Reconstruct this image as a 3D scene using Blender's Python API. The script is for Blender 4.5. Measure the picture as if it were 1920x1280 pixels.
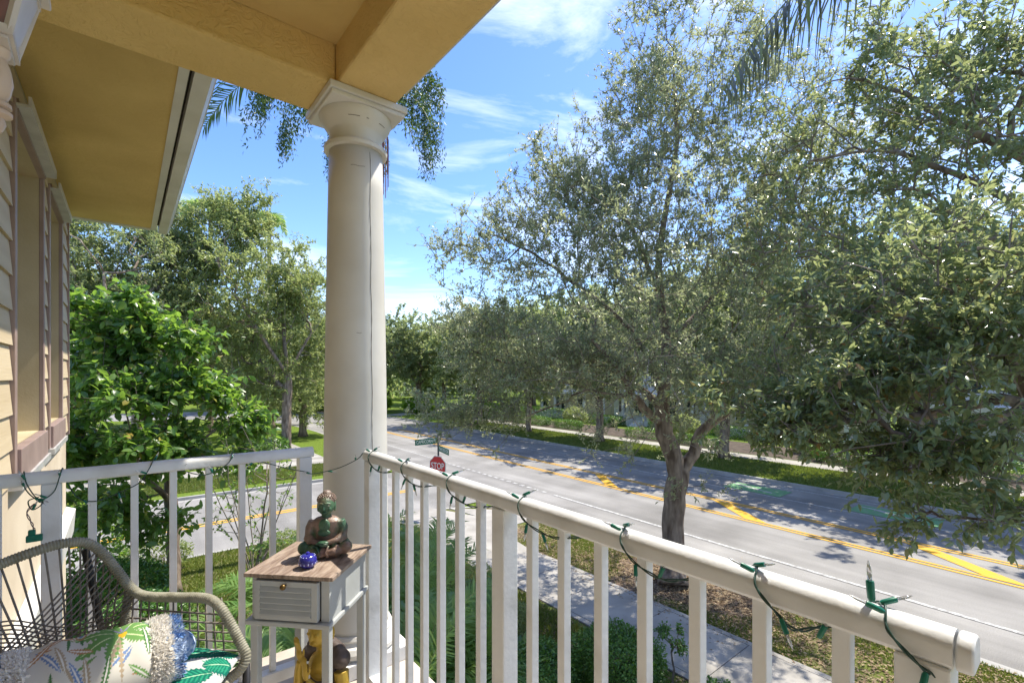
import bpy, bmesh, math, random
import numpy as np
from mathutils import Vector, Matrix
from math import radians, sin, cos, pi
random.seed(7); rng = np.random.default_rng(7)
for o in list(bpy.data.objects): bpy.data.objects.remove(o)
S = bpy.context.scene; COL = S.collection

# ------------------------------------------------------------------ camera, sky, sun, exposure
CAMZ = 5.4; FPX = 893.0; ANG = radians(39.07)
cd = bpy.data.cameras.new('camera'); cam = bpy.data.objects.new('camera', cd); COL.objects.link(cam)
cam.location = (0, 0, CAMZ); cam.rotation_euler = (radians(90), 0, -ANG)
cd.lens = FPX / 1920 * 36; cd.sensor_width = 36; cd.shift_y = 63 / 1920; cd.clip_start = .05; cd.clip_end = 2000
S.camera = cam
SUN_EL = 60; SUN_AZ = -4          # degrees above the horizon, degrees from world +X towards +Y
w = bpy.data.worlds.new('World'); S.world = w; w.use_nodes = True
nt = w.node_tree; N = nt.nodes; L = nt.links; N.clear()
sky = N.new('ShaderNodeTexSky'); sky.sky_type = 'NISHITA'; sky.sun_disc = False
sky.sun_elevation = radians(SUN_EL); sky.sun_rotation = radians(90 - SUN_AZ)
sky.air_density = 1.0; sky.dust_density = .35; sky.ozone_density = 2.2
tc = N.new('ShaderNodeTexCoord'); mp = N.new('ShaderNodeMapping'); mp.inputs['Scale'].default_value = (1.2, 2.4, 6.5)
mp.inputs['Rotation'].default_value = (.25, .2, .5)
nz = N.new('ShaderNodeTexNoise'); nz.inputs['Scale'].default_value = 1.5; nz.inputs['Detail'].default_value = 9; nz.inputs['Roughness'].default_value = .62; nz.inputs['Distortion'].default_value = .5
cr = N.new('ShaderNodeValToRGB'); cr.color_ramp.elements[0].position = .46; cr.color_ramp.elements[1].position = .98
mx = N.new('ShaderNodeMix'); mx.data_type = 'RGBA'; mx.inputs['B'].default_value = (5.8, 5.9, 6.1, 1)
bg = N.new('ShaderNodeBackground'); bg.inputs['Strength'].default_value = .15
ou = N.new('ShaderNodeOutputWorld')
hs = N.new('ShaderNodeHueSaturation'); hs.inputs['Saturation'].default_value = 1.22; hs.inputs['Value'].default_value = .78; hs.inputs['Hue'].default_value = .512
L.new(tc.outputs['Generated'], mp.inputs['Vector']); L.new(mp.outputs[0], nz.inputs['Vector']); L.new(nz.outputs[0], cr.inputs[0])
L.new(sky.outputs[0], hs.inputs['Color']); L.new(hs.outputs[0], mx.inputs['A']); L.new(cr.outputs[0], mx.inputs['Factor'])
L.new(mx.outputs['Result'], bg.inputs['Color']); L.new(bg.outputs[0], ou.inputs[0])
sd = bpy.data.lights.new('sun', 'SUN'); sd.energy = 3.0; sd.angle = radians(.55); sd.color = (1, .93, .80)
sun = bpy.data.objects.new('sun', sd); COL.objects.link(sun)
sdir = Vector((cos(radians(SUN_AZ)) * cos(radians(SUN_EL)), sin(radians(SUN_AZ)) * cos(radians(SUN_EL)), sin(radians(SUN_EL))))
sun.rotation_euler = sdir.to_track_quat('Z', 'Y').to_euler()
S.view_settings.view_transform = 'Standard'; S.view_settings.look = 'None'; S.view_settings.gamma = 1
S.view_settings.exposure = 1.42; S.view_settings.use_curve_mapping = False
S.render.engine = 'CYCLES'; S.cycles.max_bounces = 8; S.cycles.diffuse_bounces = 6; S.cycles.transparent_max_bounces = 8
try: S.cycles.use_denoising = True
except Exception: pass

# ------------------------------------------------------------------ helpers
Fv = np.array([sin(ANG), cos(ANG), 0]); Rv = np.array([cos(ANG), -sin(ANG), 0])
def P(px, py, d):                       # a place d metres ahead, named by where it lies in the photograph
    return np.array([0, 0, CAMZ]) + d * (Fv + Rv * (px - 960) / FPX + np.array([0, 0, 1]) * (703 - py) / FPX)
def G(px, py, z=.12):                   # the same on the ground
    return P(px, py, (CAMZ - z) * FPX / (py - 703))
def link(o, parent=None):
    COL.objects.link(o)
    if parent is not None: o.parent = parent
    return o
def tag(o, label=None, cat=None, group=None, kind=None):
    if label: o['label'] = label
    if cat: o['category'] = cat
    if group: o['group'] = group
    if kind: o['kind'] = kind
    return o
def thing(name, label, cat, loc=(0, 0, 0), rz=0, group=None):
    o = bpy.data.objects.new(name, None); o.empty_display_size = .1; link(o)
    o.location = loc; o.rotation_euler = (0, 0, rz)
    return tag(o, label, cat, group)
def npmesh(name, V, Fc, mat, smooth=False, attr=None):
    V = np.asarray(V, dtype=np.float32); Fc = np.asarray(Fc, dtype=np.int32)
    me = bpy.data.meshes.new(name); k = Fc.shape[1]
    me.vertices.add(len(V)); me.vertices.foreach_set('co', V.ravel())
    me.loops.add(Fc.size); me.loops.foreach_set('vertex_index', Fc.ravel())
    me.polygons.add(len(Fc)); me.polygons.foreach_set('loop_start', np.arange(0, Fc.size, k, dtype=np.int32))
    try: me.polygons.foreach_set('loop_total', np.full(len(Fc), k, dtype=np.int32))
    except Exception: pass
    if smooth: me.polygons.foreach_set('use_smooth', np.ones(len(Fc), dtype=bool))
    if attr is not None:
        a = me.attributes.new('lv', 'FLOAT', 'POINT'); a.data.foreach_set('value', np.asarray(attr, dtype=np.float32))
    me.update(calc_edges=True); me.materials.append(mat)
    return me
def obj(name, me, parent=None, kind=None):
    o = bpy.data.objects.new(name, me); link(o, parent)
    if kind: o['kind'] = kind
    return o
class MB:
    def __init__(s): s.v = []; s.f = []
    def add(s, v, f):
        n = len(s.v); s.v += [tuple(q) for q in v]; s.f += [tuple(i + n for i in q) for q in f]; return s
    def box(s, lo, hi, M=None):
        x0, y0, z0 = lo; x1, y1, z1 = hi
        v = [(x0,y0,z0),(x1,y0,z0),(x1,y1,z0),(x0,y1,z0),(x0,y0,z1),(x1,y0,z1),(x1,y1,z1),(x0,y1,z1)]
        if M is not None: v = [M @ Vector(q) for q in v]
        return s.add(v, [(0,3,2,1),(4,5,6,7),(0,1,5,4),(1,2,6,5),(2,3,7,6),(3,0,4,7)])
    def prism(s, poly, z0, z1):          # outline in XY (counter-clockwise), extruded in z
        n = len(poly); v = [(p[0], p[1], z0) for p in poly] + [(p[0], p[1], z1) for p in poly]
        return s.add(v, [tuple(range(n))[::-1], tuple(range(n, 2 * n))] + [(i, (i+1) % n, n + (i+1) % n, n + i) for i in range(n)])
    def extr(s, prof, a, b, axis='Y'):   # outline (h, z) swept along X or Y from a to b
        n = len(prof); q = (lambda h, z, t: (h, t, z)) if axis == 'Y' else (lambda h, z, t: (t, h, z))
        v = [q(h, z, a) for h, z in prof] + [q(h, z, b) for h, z in prof]
        return s.add(v, [tuple(range(n)), tuple(range(n, 2 * n))[::-1]] + [(i, n + i, n + (i+1) % n, (i+1) % n) for i in range(n)])
    def tube(s, pts, r, n=8, cap=True):
        pts = [np.array(p, float) for p in pts]; m = len(pts); rr = r if hasattr(r, '__len__') else [r] * m
        u = None; vs = []
        for i, p in enumerate(pts):
            t = pts[min(i+1, m-1)] - pts[max(i-1, 0)]; t /= (np.linalg.norm(t) + 1e-9)
            if u is None: u = np.cross(t, [0, 0, 1.]) if abs(t[2]) < .9 else np.cross(t, [1., 0, 0])
            u = u - t * u.dot(t); u /= (np.linalg.norm(u) + 1e-9); v = np.cross(t, u)
            for k in range(n):
                a = 2 * pi * k / n; vs.append(p + rr[i] * (cos(a) * u + sin(a) * v))
        f = [(i*n + k, i*n + (k+1) % n, (i+1)*n + (k+1) % n, (i+1)*n + k) for i in range(m-1) for k in range(n)]
        if cap: f += [tuple(range(n))[::-1], tuple(range((m-1)*n, m*n))]
        return s.add(vs, f)
    def lathe(s, prof, c=(0, 0, 0), n=32, M=None):
        vs = []; m = len(prof)
        for r, z in prof:
            for k in range(n):
                a = 2 * pi * k / n; q = Vector((r * cos(a), r * sin(a), z))
                if M is not None: q = M @ q
                vs.append((q[0] + c[0], q[1] + c[1], q[2] + c[2]))
        f = [(i*n + k, i*n + (k+1) % n, (i+1)*n + (k+1) % n, (i+1)*n + k) for i in range(m-1) for k in range(n)]
        return s.add(vs, f + [tuple(range(n))[::-1], tuple(range((m-1)*n, m*n))])
    def ell(s, c, r, M=None, nu=14, nv=9):
        vs = []; f = []
        for j in range(nv + 1):
            th = pi * j / nv
            for i in range(nu):
                ph = 2 * pi * i / nu; q = Vector((r[0]*sin(th)*cos(ph), r[1]*sin(th)*sin(ph), r[2]*cos(th)))
                if M is not None: q = M @ q
                vs.append((q[0]+c[0], q[1]+c[1], q[2]+c[2]))
        for j in range(nv):
            for i in range(nu): f.append((j*nu+i, (j+1)*nu+i, (j+1)*nu+(i+1) % nu, j*nu+(i+1) % nu))
        return s.add(vs, f)
    def build(s, name, mat, parent=None, smooth=False, bevel=0, kind=None, angle=None):
        me = bpy.data.meshes.new(name); me.from_pydata([tuple(map(float, q)) for q in s.v], [], s.f); me.validate()
        me.materials.append(mat)
        if smooth: me.polygons.foreach_set('use_smooth', [True] * len(me.polygons))
        bm = bmesh.new(); bm.from_mesh(me)
        bmesh.ops.remove_doubles(bm, verts=bm.verts, dist=1e-6)
        bmesh.ops.recalc_face_normals(bm, faces=bm.faces); bm.to_mesh(me); bm.free()
        if smooth and angle:
            try: me.set_sharp_from_angle(angle=radians(angle))
            except Exception: pass
        o = obj(name, me, parent, kind)
        if bevel:
            b = o.modifiers.new('bevel', 'BEVEL'); b.width = bevel; b.segments = 2; b.limit_method = 'ANGLE'
        return o
def copyo(o, parent=None):
    c = o.copy(); link(c); c.parent = parent; return c
def spline(pts, k=6):
    pts = [np.array(p, float) for p in pts]; o = []
    for i in range(len(pts) - 1):
        a = pts[max(i-1, 0)]; b = pts[i]; c = pts[i+1]; d = pts[min(i+2, len(pts)-1)]
        for j in range(k):
            t = j / k; o.append(.5 * ((2*b) + (-a+c)*t + (2*a-5*b+4*c-d)*t*t + (-a+3*b-3*c+d)*t**3))
    o.append(pts[-1]); return o

# ------------------------------------------------------------------ materials
def mat(name, c1, c2=None, rough=.6, scale=8, bump=0, bscale=None, detail=6, lo=.35, hi=.65, spec=.5, metal=0, stretch=None, dist=0, btype='noise', bdist=.01, coat=0):
    m = bpy.data.materials.new(name); m.use_nodes = True; t = m.node_tree; n = t.nodes; l = t.links
    b = n['Principled BSDF']; b.inputs['Roughness'].default_value = rough; b.inputs['Metallic'].default_value = metal
    b.inputs['Specular IOR Level'].default_value = spec; b.inputs['Coat Weight'].default_value = coat
    c = n.new('ShaderNodeTexCoord'); mpn = n.new('ShaderNodeMapping'); l.new(c.outputs['Object'], mpn.inputs[0])
    if stretch: mpn.inputs['Scale'].default_value = stretch
    if c2 is None: b.inputs['Base Color'].default_value = (*c1, 1)
    else:
        z = n.new('ShaderNodeTexNoise'); z.inputs['Scale'].default_value = scale; z.inputs['Detail'].default_value = detail; z.inputs['Distortion'].default_value = dist
        l.new(mpn.outputs[0], z.inputs['Vector'])
        r = n.new('ShaderNodeValToRGB'); r.color_ramp.elements[0].position = lo; r.color_ramp.elements[1].position = hi
        r.color_ramp.elements[0].color = (*c1, 1); r.color_ramp.elements[1].color = (*c2, 1)
        l.new(z.outputs[0], r.inputs[0]); l.new(r.outputs[0], b.inputs['Base Color'])
    if bump:
        if btype == 'noise': z = n.new('ShaderNodeTexNoise'); z.inputs['Detail'].default_value = 5; out = z.outputs[0]
        else: z = n.new('ShaderNodeTexVoronoi'); z.feature = 'DISTANCE_TO_EDGE'; out = z.outputs[0]
        z.inputs['Scale'].default_value = bscale or scale; l.new(mpn.outputs[0], z.inputs['Vector'])
        bp = n.new('ShaderNodeBump'); bp.inputs['Strength'].default_value = bump; bp.inputs['Distance'].default_value = bdist
        l.new(out, bp.inputs['Height']); l.new(bp.outputs[0], b.inputs['Normal'])
    return m
def leafmat(name, stops, rough=.38, trans=.35, tcol=(.22, .30, .03), objrand=False, spec=.5):
    m = bpy.data.materials.new(name); m.use_nodes = True; t = m.node_tree; n = t.nodes; l = t.links
    b = n['Principled BSDF']; b.inputs['Roughness'].default_value = rough; b.inputs['Specular IOR Level'].default_value = spec
    r = n.new('ShaderNodeValToRGB'); e = r.color_ramp.elements
    e[0].position = stops[0][0]; e[0].color = (*stops[0][1], 1); e[1].position = stops[-1][0]; e[1].color = (*stops[-1][1], 1)
    for p, c in stops[1:-1]: q = e.new(p); q.color = (*c, 1)
    if objrand: a = n.new('ShaderNodeObjectInfo'); out = a.outputs['Random']
    else: a = n.new('ShaderNodeAttribute'); a.attribute_name = 'lv'; out = a.outputs['Fac']
    l.new(out, r.inputs[0]); l.new(r.outputs[0], b.inputs['Base Color'])
    tr = n.new('ShaderNodeBsdfTranslucent'); tr.inputs['Color'].default_value = (*tcol, 1)
    ms = n.new('ShaderNodeMixShader'); ms.inputs[0].default_value = trans
    l.new(b.outputs[0], ms.inputs[1]); l.new(tr.outputs[0], ms.inputs[2]); l.new(ms.outputs[0], n['Material Output'].inputs['Surface'])
    return m
def stucco_mat(name, c1, c2, deep=.8, bs=26):
    m = mat(name, c1, c2, rough=.85, scale=2.2, spec=.2, lo=.3, hi=.7, detail=8); t = m.node_tree; n = t.nodes; l = t.links
    b = n['Principled BSDF']; c = n.new('ShaderNodeTexCoord')
    z = n.new('ShaderNodeTexNoise'); z.inputs['Scale'].default_value = bs; z.inputs['Detail'].default_value = 4; z.inputs['Distortion'].default_value = 1.6
    r = n.new('ShaderNodeValToRGB'); r.color_ramp.elements[0].position = .44; r.color_ramp.elements[1].position = .56
    z2 = n.new('ShaderNodeTexNoise'); z2.inputs['Scale'].default_value = 120
    ad = n.new('ShaderNodeMath'); ad.operation = 'MULTIPLY_ADD'; ad.inputs[1].default_value = .25
    bp = n.new('ShaderNodeBump'); bp.inputs['Strength'].default_value = deep; bp.inputs['Distance'].default_value = .0025
    l.new(c.outputs['Object'], z.inputs[0]); l.new(c.outputs['Object'], z2.inputs[0]); l.new(z.outputs[0], r.inputs[0])
    l.new(z2.outputs[0], ad.inputs[0]); l.new(r.outputs[0], ad.inputs[2]); l.new(ad.outputs[0], bp.inputs['Height']); l.new(bp.outputs[0], b.inputs['Normal'])
    return m
M = {}
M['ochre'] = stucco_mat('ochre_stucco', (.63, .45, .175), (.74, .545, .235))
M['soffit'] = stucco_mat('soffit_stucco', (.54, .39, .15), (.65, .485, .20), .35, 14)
M['white'] = mat('white_paint', (.56, .545, .51), (.66, .65, .63), rough=.38, scale=3, bump=.05, bscale=30, lo=.3, hi=.6)
M['railpaint'] = mat('rail_paint', (.50, .50, .48), (.68, .69, .69), rough=.36, scale=6, bump=.12, bscale=60, lo=.22, hi=.48, detail=12)
M['column'] = mat('column_paint', (.53, .50, .44), (.65, .63, .58), rough=.42, scale=2.2, bump=.04, bscale=16, lo=.3, hi=.6)
M['crack'] = mat('crack_dirt', (.16, .14, .12), rough=.9)
M['siding'] = mat('siding_paint', (.52, .42, .27), (.61, .51, .35), rough=.6, scale=3, bump=.12, bscale=25, stretch=(1, .2, 4))
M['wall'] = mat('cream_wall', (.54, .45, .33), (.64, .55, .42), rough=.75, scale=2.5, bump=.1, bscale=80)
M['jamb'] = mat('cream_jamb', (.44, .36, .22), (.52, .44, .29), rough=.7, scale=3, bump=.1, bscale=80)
M['trim'] = mat('mauve_trim', (.27, .195, .175), (.34, .25, .225), rough=.5, scale=6)
M['metal'] = mat('painted_metal', (.50, .50, .50), (.64, .64, .63), rough=.35, scale=7, metal=.3)
M['dark'] = mat('dark_gap', (.03, .025, .025), rough=.9)
M['glass'] = mat('window_glass', (.03, .04, .05), (.05, .07, .08), rough=.08, scale=1, spec=.8)
M['floor'] = mat('porch_floor', (.42, .37, .31), (.54, .49, .43), rough=.6, scale=4, bump=.1, bscale=40)
M['asphalt'] = mat('asphalt', (.20, .193, .182), (.31, .30, .285), rough=.85, scale=.35, bump=.4, bscale=70, detail=12, lo=.36, hi=.66, spec=.25)
M['concrete'] = mat('concrete', (.28, .265, .24), (.40, .38, .35), rough=.85, scale=1.1, bump=.2, bscale=50, detail=10, spec=.25)
M['kerb'] = mat('kerb_concrete', (.29, .285, .27), (.40, .39, .37), rough=.85, scale=1.4, bump=.2, bscale=40, spec=.25)
M['joint'] = mat('joint', (.11, .10, .09), rough=.9)
M['tree_bark'] = mat('tree_bark', (.11, .08, .06), (.33, .265, .21), rough=.9, scale=7, bump=1.0, bscale=14, stretch=(1, 1, .28), detail=10, spec=.2, bdist=.03)
M['twig'] = mat('twig_bark', (.17, .14, .115), (.29, .25, .21), rough=.9, scale=4, spec=.2)
M['soil'] = mat('soil', (.10, .07, .05), (.22, .16, .12), rough=.95, scale=5, bump=.6, bscale=30)
M['mulch'] = mat('dark_mulch', (.045, .032, .024), (.10, .075, .055), rough=.95, scale=4, bump=.6, bscale=30)
M['pole'] = mat('black_pole', (.02, .02, .025), rough=.4)
M['signgreen'] = mat('sign_green', (.0, .13, .085), rough=.4)
M['signwhite'] = mat('sign_white', (.75, .78, .76), rough=.45)
M['signred'] = mat('sign_red', (.55, .012, .018), rough=.4)
M['wire'] = mat('wire_green', (.012, .05, .035), rough=.4)
M['socket'] = mat('socket_green', (.0, .14, .09), rough=.35)
M['wire_purple'] = mat('wire_dark', (.08, .04, .06), rough=.5)
t_ = M['asphalt'].node_tree; n_ = t_.nodes; l_ = t_.links; b_ = n_['Principled BSDF']; src_ = b_.inputs['Base Color'].links[0].from_socket
c_ = n_.new('ShaderNodeTexCoord'); mp_ = n_.new('ShaderNodeMapping'); mp_.inputs['Scale'].default_value = (1.3, .035, 1); z_ = n_.new('ShaderNodeTexNoise'); z_.inputs['Scale'].default_value = 1; z_.inputs['Detail'].default_value = 5
g_ = n_.new('ShaderNodeTexNoise'); g_.inputs['Scale'].default_value = 55; g_.inputs['Detail'].default_value = 3
mr_ = n_.new('ShaderNodeMapRange'); mr_.inputs[1].default_value = .3; mr_.inputs[2].default_value = .7; mr_.inputs[3].default_value = .80; mr_.inputs[4].default_value = 1.15
mr2 = n_.new('ShaderNodeMapRange'); mr2.inputs[1].default_value = .3; mr2.inputs[2].default_value = .7; mr2.inputs[3].default_value = .78; mr2.inputs[4].default_value = 1.22
mm_ = n_.new('ShaderNodeMath'); mm_.operation = 'MULTIPLY'; vm_ = n_.new('ShaderNodeVectorMath'); vm_.operation = 'SCALE'
l_.new(c_.outputs['Object'], mp_.inputs[0]); l_.new(mp_.outputs[0], z_.inputs[0]); l_.new(c_.outputs['Object'], g_.inputs[0]); l_.new(z_.outputs[0], mr_.inputs[0]); l_.new(g_.outputs[0], mr2.inputs[0])
l_.new(mr_.outputs[0], mm_.inputs[0]); l_.new(mr2.outputs[0], mm_.inputs[1]); l_.new(src_, vm_.inputs[0]); l_.new(mm_.outputs[0], vm_.inputs['Scale']); l_.new(vm_.outputs[0], b_.inputs['Base Color'])
def paint_mat(name, base, worn, thr):
    m = mat(name, base, worn, rough=.7, scale=9, detail=12, lo=thr, hi=thr + .16, bump=.3, bscale=70, spec=.25, dist=.4); return m
M['yellow'] = paint_mat('yellow_paint', (.66, .36, .03), (.45, .30, .11), .52)
M['whiteline'] = paint_mat('white_line', (.52, .52, .50), (.29, .285, .28), .43)
M['greenpaint'] = paint_mat('green_paint', (.13, .34, .14), (.22, .30, .21), .45)
def ground_mat(name, g1, g2, soil, thr):
    m = mat(name, g1, g2, rough=.95, scale=9, detail=10, spec=.1, bump=.8, bscale=45, bdist=.02); t = m.node_tree; n = t.nodes; l = t.links
    b = n['Principled BSDF']; r0 = [q for q in n if q.type == 'VALTORGB'][0]
    c = n.new('ShaderNodeTexCoord'); z = n.new('ShaderNodeTexNoise'); z.inputs['Scale'].default_value = .55; z.inputs['Detail'].default_value = 9; z.inputs['Roughness'].default_value = .65
    r = n.new('ShaderNodeValToRGB'); r.color_ramp.elements[0].position = thr; r.color_ramp.elements[1].position = thr + .14
    mxx = n.new('ShaderNodeMix'); mxx.data_type = 'RGBA'; mxx.inputs['B'].default_value = (*soil, 1)
    l.new(c.outputs['Object'], z.inputs[0]); l.new(z.outputs[0], r.inputs[0]); l.new(r.outputs[0], mxx.inputs['Factor']); l.new(r0.outputs[0], mxx.inputs['A']); l.new(mxx.outputs['Result'], b.inputs['Base Color'])
    return m
M['lawn_near'] = ground_mat('lawn_near', (.075, .10, .02), (.16, .18, .05), (.21, .16, .12), .50)
M['lawn_far'] = ground_mat('lawn_far', (.08, .13, .018), (.16, .22, .035), (.20, .19, .08), .62)
M['grass'] = leafmat('grass_blades', [(0, (.08, .13, .018)), (.6, (.15, .21, .035)), (1, (.25, .22, .08))], rough=.6, trans=.3, tcol=(.28, .34, .04))
M['litter'] = leafmat('leaf_litter', [(0, (.14, .085, .045)), (.5, (.26, .18, .10)), (1, (.42, .33, .20))], rough=.8, trans=.1, tcol=(.3, .2, .1))
M['oakleaf'] = leafmat('oak_leaf', [(0, (.10, .145, .065)), (.5, (.17, .215, .105)), (.85, (.27, .30, .15)), (1, (.33, .29, .17))], rough=.30, trans=.48, tcol=(.50, .55, .29), spec=.8)
M['bigleaf'] = leafmat('big_oak_leaf', [(0, (.085, .15, .075)), (.5, (.155, .225, .12)), (.85, (.27, .31, .11)), (.965, (.22, .24, .07)), (1, (.42, .12, .04))], rough=.22, trans=.40, tcol=(.47, .53, .22), spec=.9)
M['bigleaf_one'] = leafmat('big_oak_leaf_single', [(0, (.085, .15, .075)), (.5, (.155, .225, .12)), (.85, (.27, .31, .11)), (.97, (.22, .24, .07)), (1, (.42, .12, .04))], rough=.22, trans=.40, tcol=(.47, .53, .22), objrand=True, spec=.9)
M['brightleaf'] = leafmat('bright_leaf', [(0, (.035, .095, .022)), (.5, (.085, .17, .04)), (.93, (.17, .26, .075)), (.96, (.30, .30, .06)), (1, (.42, .30, .07))], rough=.32, trans=.42, tcol=(.34, .56, .07))
M['brightleaf_one'] = leafmat('bright_leaf_single', [(0, (.035, .095, .022)), (.5, (.085, .17, .04)), (.93, (.17, .26, .075)), (.96, (.30, .30, .06)), (1, (.42, .30, .07))], rough=.32, trans=.42, tcol=(.34, .56, .07), objrand=True)
M['midleaf'] = leafmat('mid_leaf', [(0, (.10, .16, .055)), (.6, (.20, .27, .09)), (1, (.33, .37, .14))], rough=.38, trans=.46, tcol=(.50, .57, .20))
M['darkleaf'] = leafmat('dark_leaf', [(0, (.085, .13, .08)), (.6, (.15, .20, .12)), (1, (.25, .28, .15))], rough=.40, trans=.48, tcol=(.46, .54, .2))
M['limeleaf'] = leafmat('lime_leaf', [(0, (.10, .22, .02)), (1, (.24, .40, .04))], rough=.45, trans=.45, tcol=(.42, .62, .05))
M['palmleaf'] = leafmat('palm_leaf', [(0, (.10, .22, .06)), (1, (.30, .44, .14))], rough=.38, trans=.5, tcol=(.46, .62, .14))
M['palmdry'] = leafmat('palm_leaf_dusky', [(0, (.04, .045, .035)), (.6, (.07, .075, .05)), (1, (.12, .17, .03))], rough=.5, trans=.15, tcol=(.2, .26, .05))
M['hedge'] = leafmat('hedge_leaf', [(0, (.05, .12, .03)), (.5, (.09, .20, .045)), (1, (.17, .32, .07))], rough=.34, trans=.28, tcol=(.2, .38, .03))
M['flower'] = leafmat('flower_petal', [(0, (.75, .72, .70)), (1, (.85, .80, .82))], rough=.6, trans=.3, tcol=(.8, .75, .75))
M['redfruit'] = mat('red_fruit', (.16, .04, .03), (.26, .09, .06), rough=.6)

# ------------------------------------------------------------------ foliage tools
def nrm(a): return a / (np.linalg.norm(a, axis=-1, keepdims=True) + 1e-9)
def leaves2(p, a, n, Ln, W):             # two-triangle folded leaves
    b = nrm(np.cross(a, n)); n = np.cross(b, a); k = len(p); Ln = Ln[:, None]; W = W[:, None]
    V = np.stack([p, p + a*Ln*.48 + b*W*.5 + n*W*.22, p + a*Ln, p + a*Ln*.48 - b*W*.5 + n*W*.22], 1).reshape(-1, 3)
    i = np.arange(k)[:, None] * 4
    return V, np.concatenate([i + [0, 1, 2], i + [0, 2, 3]], 1).reshape(-1, 3), 4
LT = [(.32, .95), (.70, .82)]
def leaves10(p, a, n, Ln, W):            # eight-triangle curved leaves
    b = nrm(np.cross(a, n)); n = np.cross(b, a); k = len(p); Ln = Ln[:, None]; W = W[:, None]
    vs = [p]
    for t, wd in LT:
        c = p + a*Ln*t - n*Ln*.16*t*t
        vs += [c + b*W*.5*wd + n*W*.16*wd, c, c - b*W*.5*wd + n*W*.16*wd]
    vs.append(p + a*Ln - n*Ln*.16)
    V = np.stack(vs, 1).reshape(-1, 3); i = np.arange(k)[:, None] * 8
    t = [0,1,2, 0,2,3, 1,4,5, 1,5,2, 2,5,6, 2,6,3, 4,7,5, 5,7,6]
    return V, (i + t).reshape(-1, 3), 8
def prisms(p0, p1, r0, r1):              # many three-sided twigs at once
    t = nrm(p1 - p0); ref = np.where(np.abs(t[:, 2:3]) < .9, [[0, 0, 1.]], [[1., 0, 0]]); u = nrm(np.cross(t, ref)); v = np.cross(t, u); vs = []
    for p, r in ((p0, r0), (p1, r1)):
        for k in range(3): vs.append(p + r[:, None] * (cos(2*pi*k/3)*u + sin(2*pi*k/3)*v))
    V = np.stack(vs, 1).reshape(-1, 3); i = np.arange(len(p0))[:, None] * 6
    f = [0,1,4,3, 1,2,5,4, 2,0,3,5]
    return V, (i + f).reshape(-1, 4)
def crown_points(blobs, r):
    out = []
    for c, rad, n, ncl in blobs:
        c = np.array(c, float); rad = np.array(rad, float)
        q = nrm(r.normal(size=(ncl, 3))) * (r.random((ncl, 1)) ** .42)
        cl = c + q * rad; k = r.integers(0, ncl, n)
        out.append(cl[k] + r.normal(size=(n, 3)) * rad.mean() * .19)
    return np.concatenate(out)
def skeleton(limbs, pts, r, jit=.13):
    """limbs: list of polylines (first starts at the base). Every crown point is joined to the nearest wood."""
    pos = []; par = []
    def addn(p, q): pos.append(np.array(p, float)); par.append(q); return len(pos) - 1
    for li in limbs:
        li = [np.array(q, float) for q in li]
        if not pos: j = addn(li[0], -1)
        else:
            d = np.linalg.norm(np.array(pos) - li[0], axis=1); j = int(d.argmin())
        sp = spline(li, 3)[1:]
        for q in sp: j = addn(q + r.normal(size=3) * .015, j)
    n0 = len(pos); A = np.zeros((n0 + len(pts) * 4 + 10, 3)); A[:n0] = pos; cnt = n0; base = A[0].copy()
    hub = np.array(limbs[0][-1], float)
    order = np.argsort(np.linalg.norm(pts - hub, axis=1)); tips = []
    dist0 = np.zeros(len(A)); 
    for j in range(1, n0): dist0[j] = dist0[par[j]] + np.linalg.norm(A[j] - A[par[j]])
    for i in order:
        p = pts[i]; d = np.linalg.norm(A[:cnt] - p, axis=1); cost = d + .22 * dist0[:cnt] + (A[:cnt, 2] < base[2] + 1.0) * 50 
        j = int(cost.argmin()); a = A[j]; dd = d[j]; m = max(1, min(4, int(dd / .45)))
        up = np.array([0, 0, 1.]) * dd * .10
        for s in range(1, m + 1):
            t = s / m; q = a + (p - a) * t + up * sin(pi * t) + (r.normal(size=3) * dd * jit if s < m else 0)
            if cnt >= len(A): A = np.vstack([A, np.zeros((1000, 3))]); dist0 = np.concatenate([dist0, np.zeros(1000)])
            A[cnt] = q; par.append(j); dist0[cnt] = dist0[j] + np.linalg.norm(q - A[j]); j = cnt; cnt += 1
        tips.append(j)
    return A[:cnt], np.array(par), np.array(tips), n0
def wood(A, par, rbase, rtip, pw=.5, sides=7, flare=1.5, thick=None, boost=None):
    n = len(A); cnt = np.ones(n); ch = [[] for _ in range(n)]
    for i in range(n - 1, 0, -1): cnt[par[i]] += cnt[i]
    for i in range(1, n): ch[par[i]].append(i)
    rad = rtip + (rbase - rtip) * (cnt / cnt[0]) ** pw
    for i0, i1, r0, r1 in (boost or []):
        for i in range(i0, i1): rad[i] = max(rad[i], r0 + (r1 - r0) * (i - i0) / max(1, i1 - i0 - 1))
    big = MB(); small = MB(); stack = [(0, None)]; base = A[0]
    while stack:
        i, fr = stack.pop(); chain = [i] if fr is None else [fr, i]
        while ch[chain[-1]]:
            c = sorted(ch[chain[-1]], key=lambda q: -cnt[q]); stack += [(q, chain[-1]) for q in c[1:]]; chain.append(c[0])
        pts = [A[q] for q in chain]; rr = [rad[q] for q in chain]
        if fr is not None: rr[0] = min(rr[0], rr[1] * 1.25)
        if fr is None:
            rr = [q * (1 + (flare - 1) * max(0, 1 - (p[2] - base[2]) / .7) ** 2) for q, p in zip(rr, pts)]
        th = thick or .03
        if max(rr) > th: big.tube(pts, rr, sides + 5 if fr is None else sides)
        else: small.tube(pts, rr, 4, False)
    return big, small, rad, ch
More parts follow.
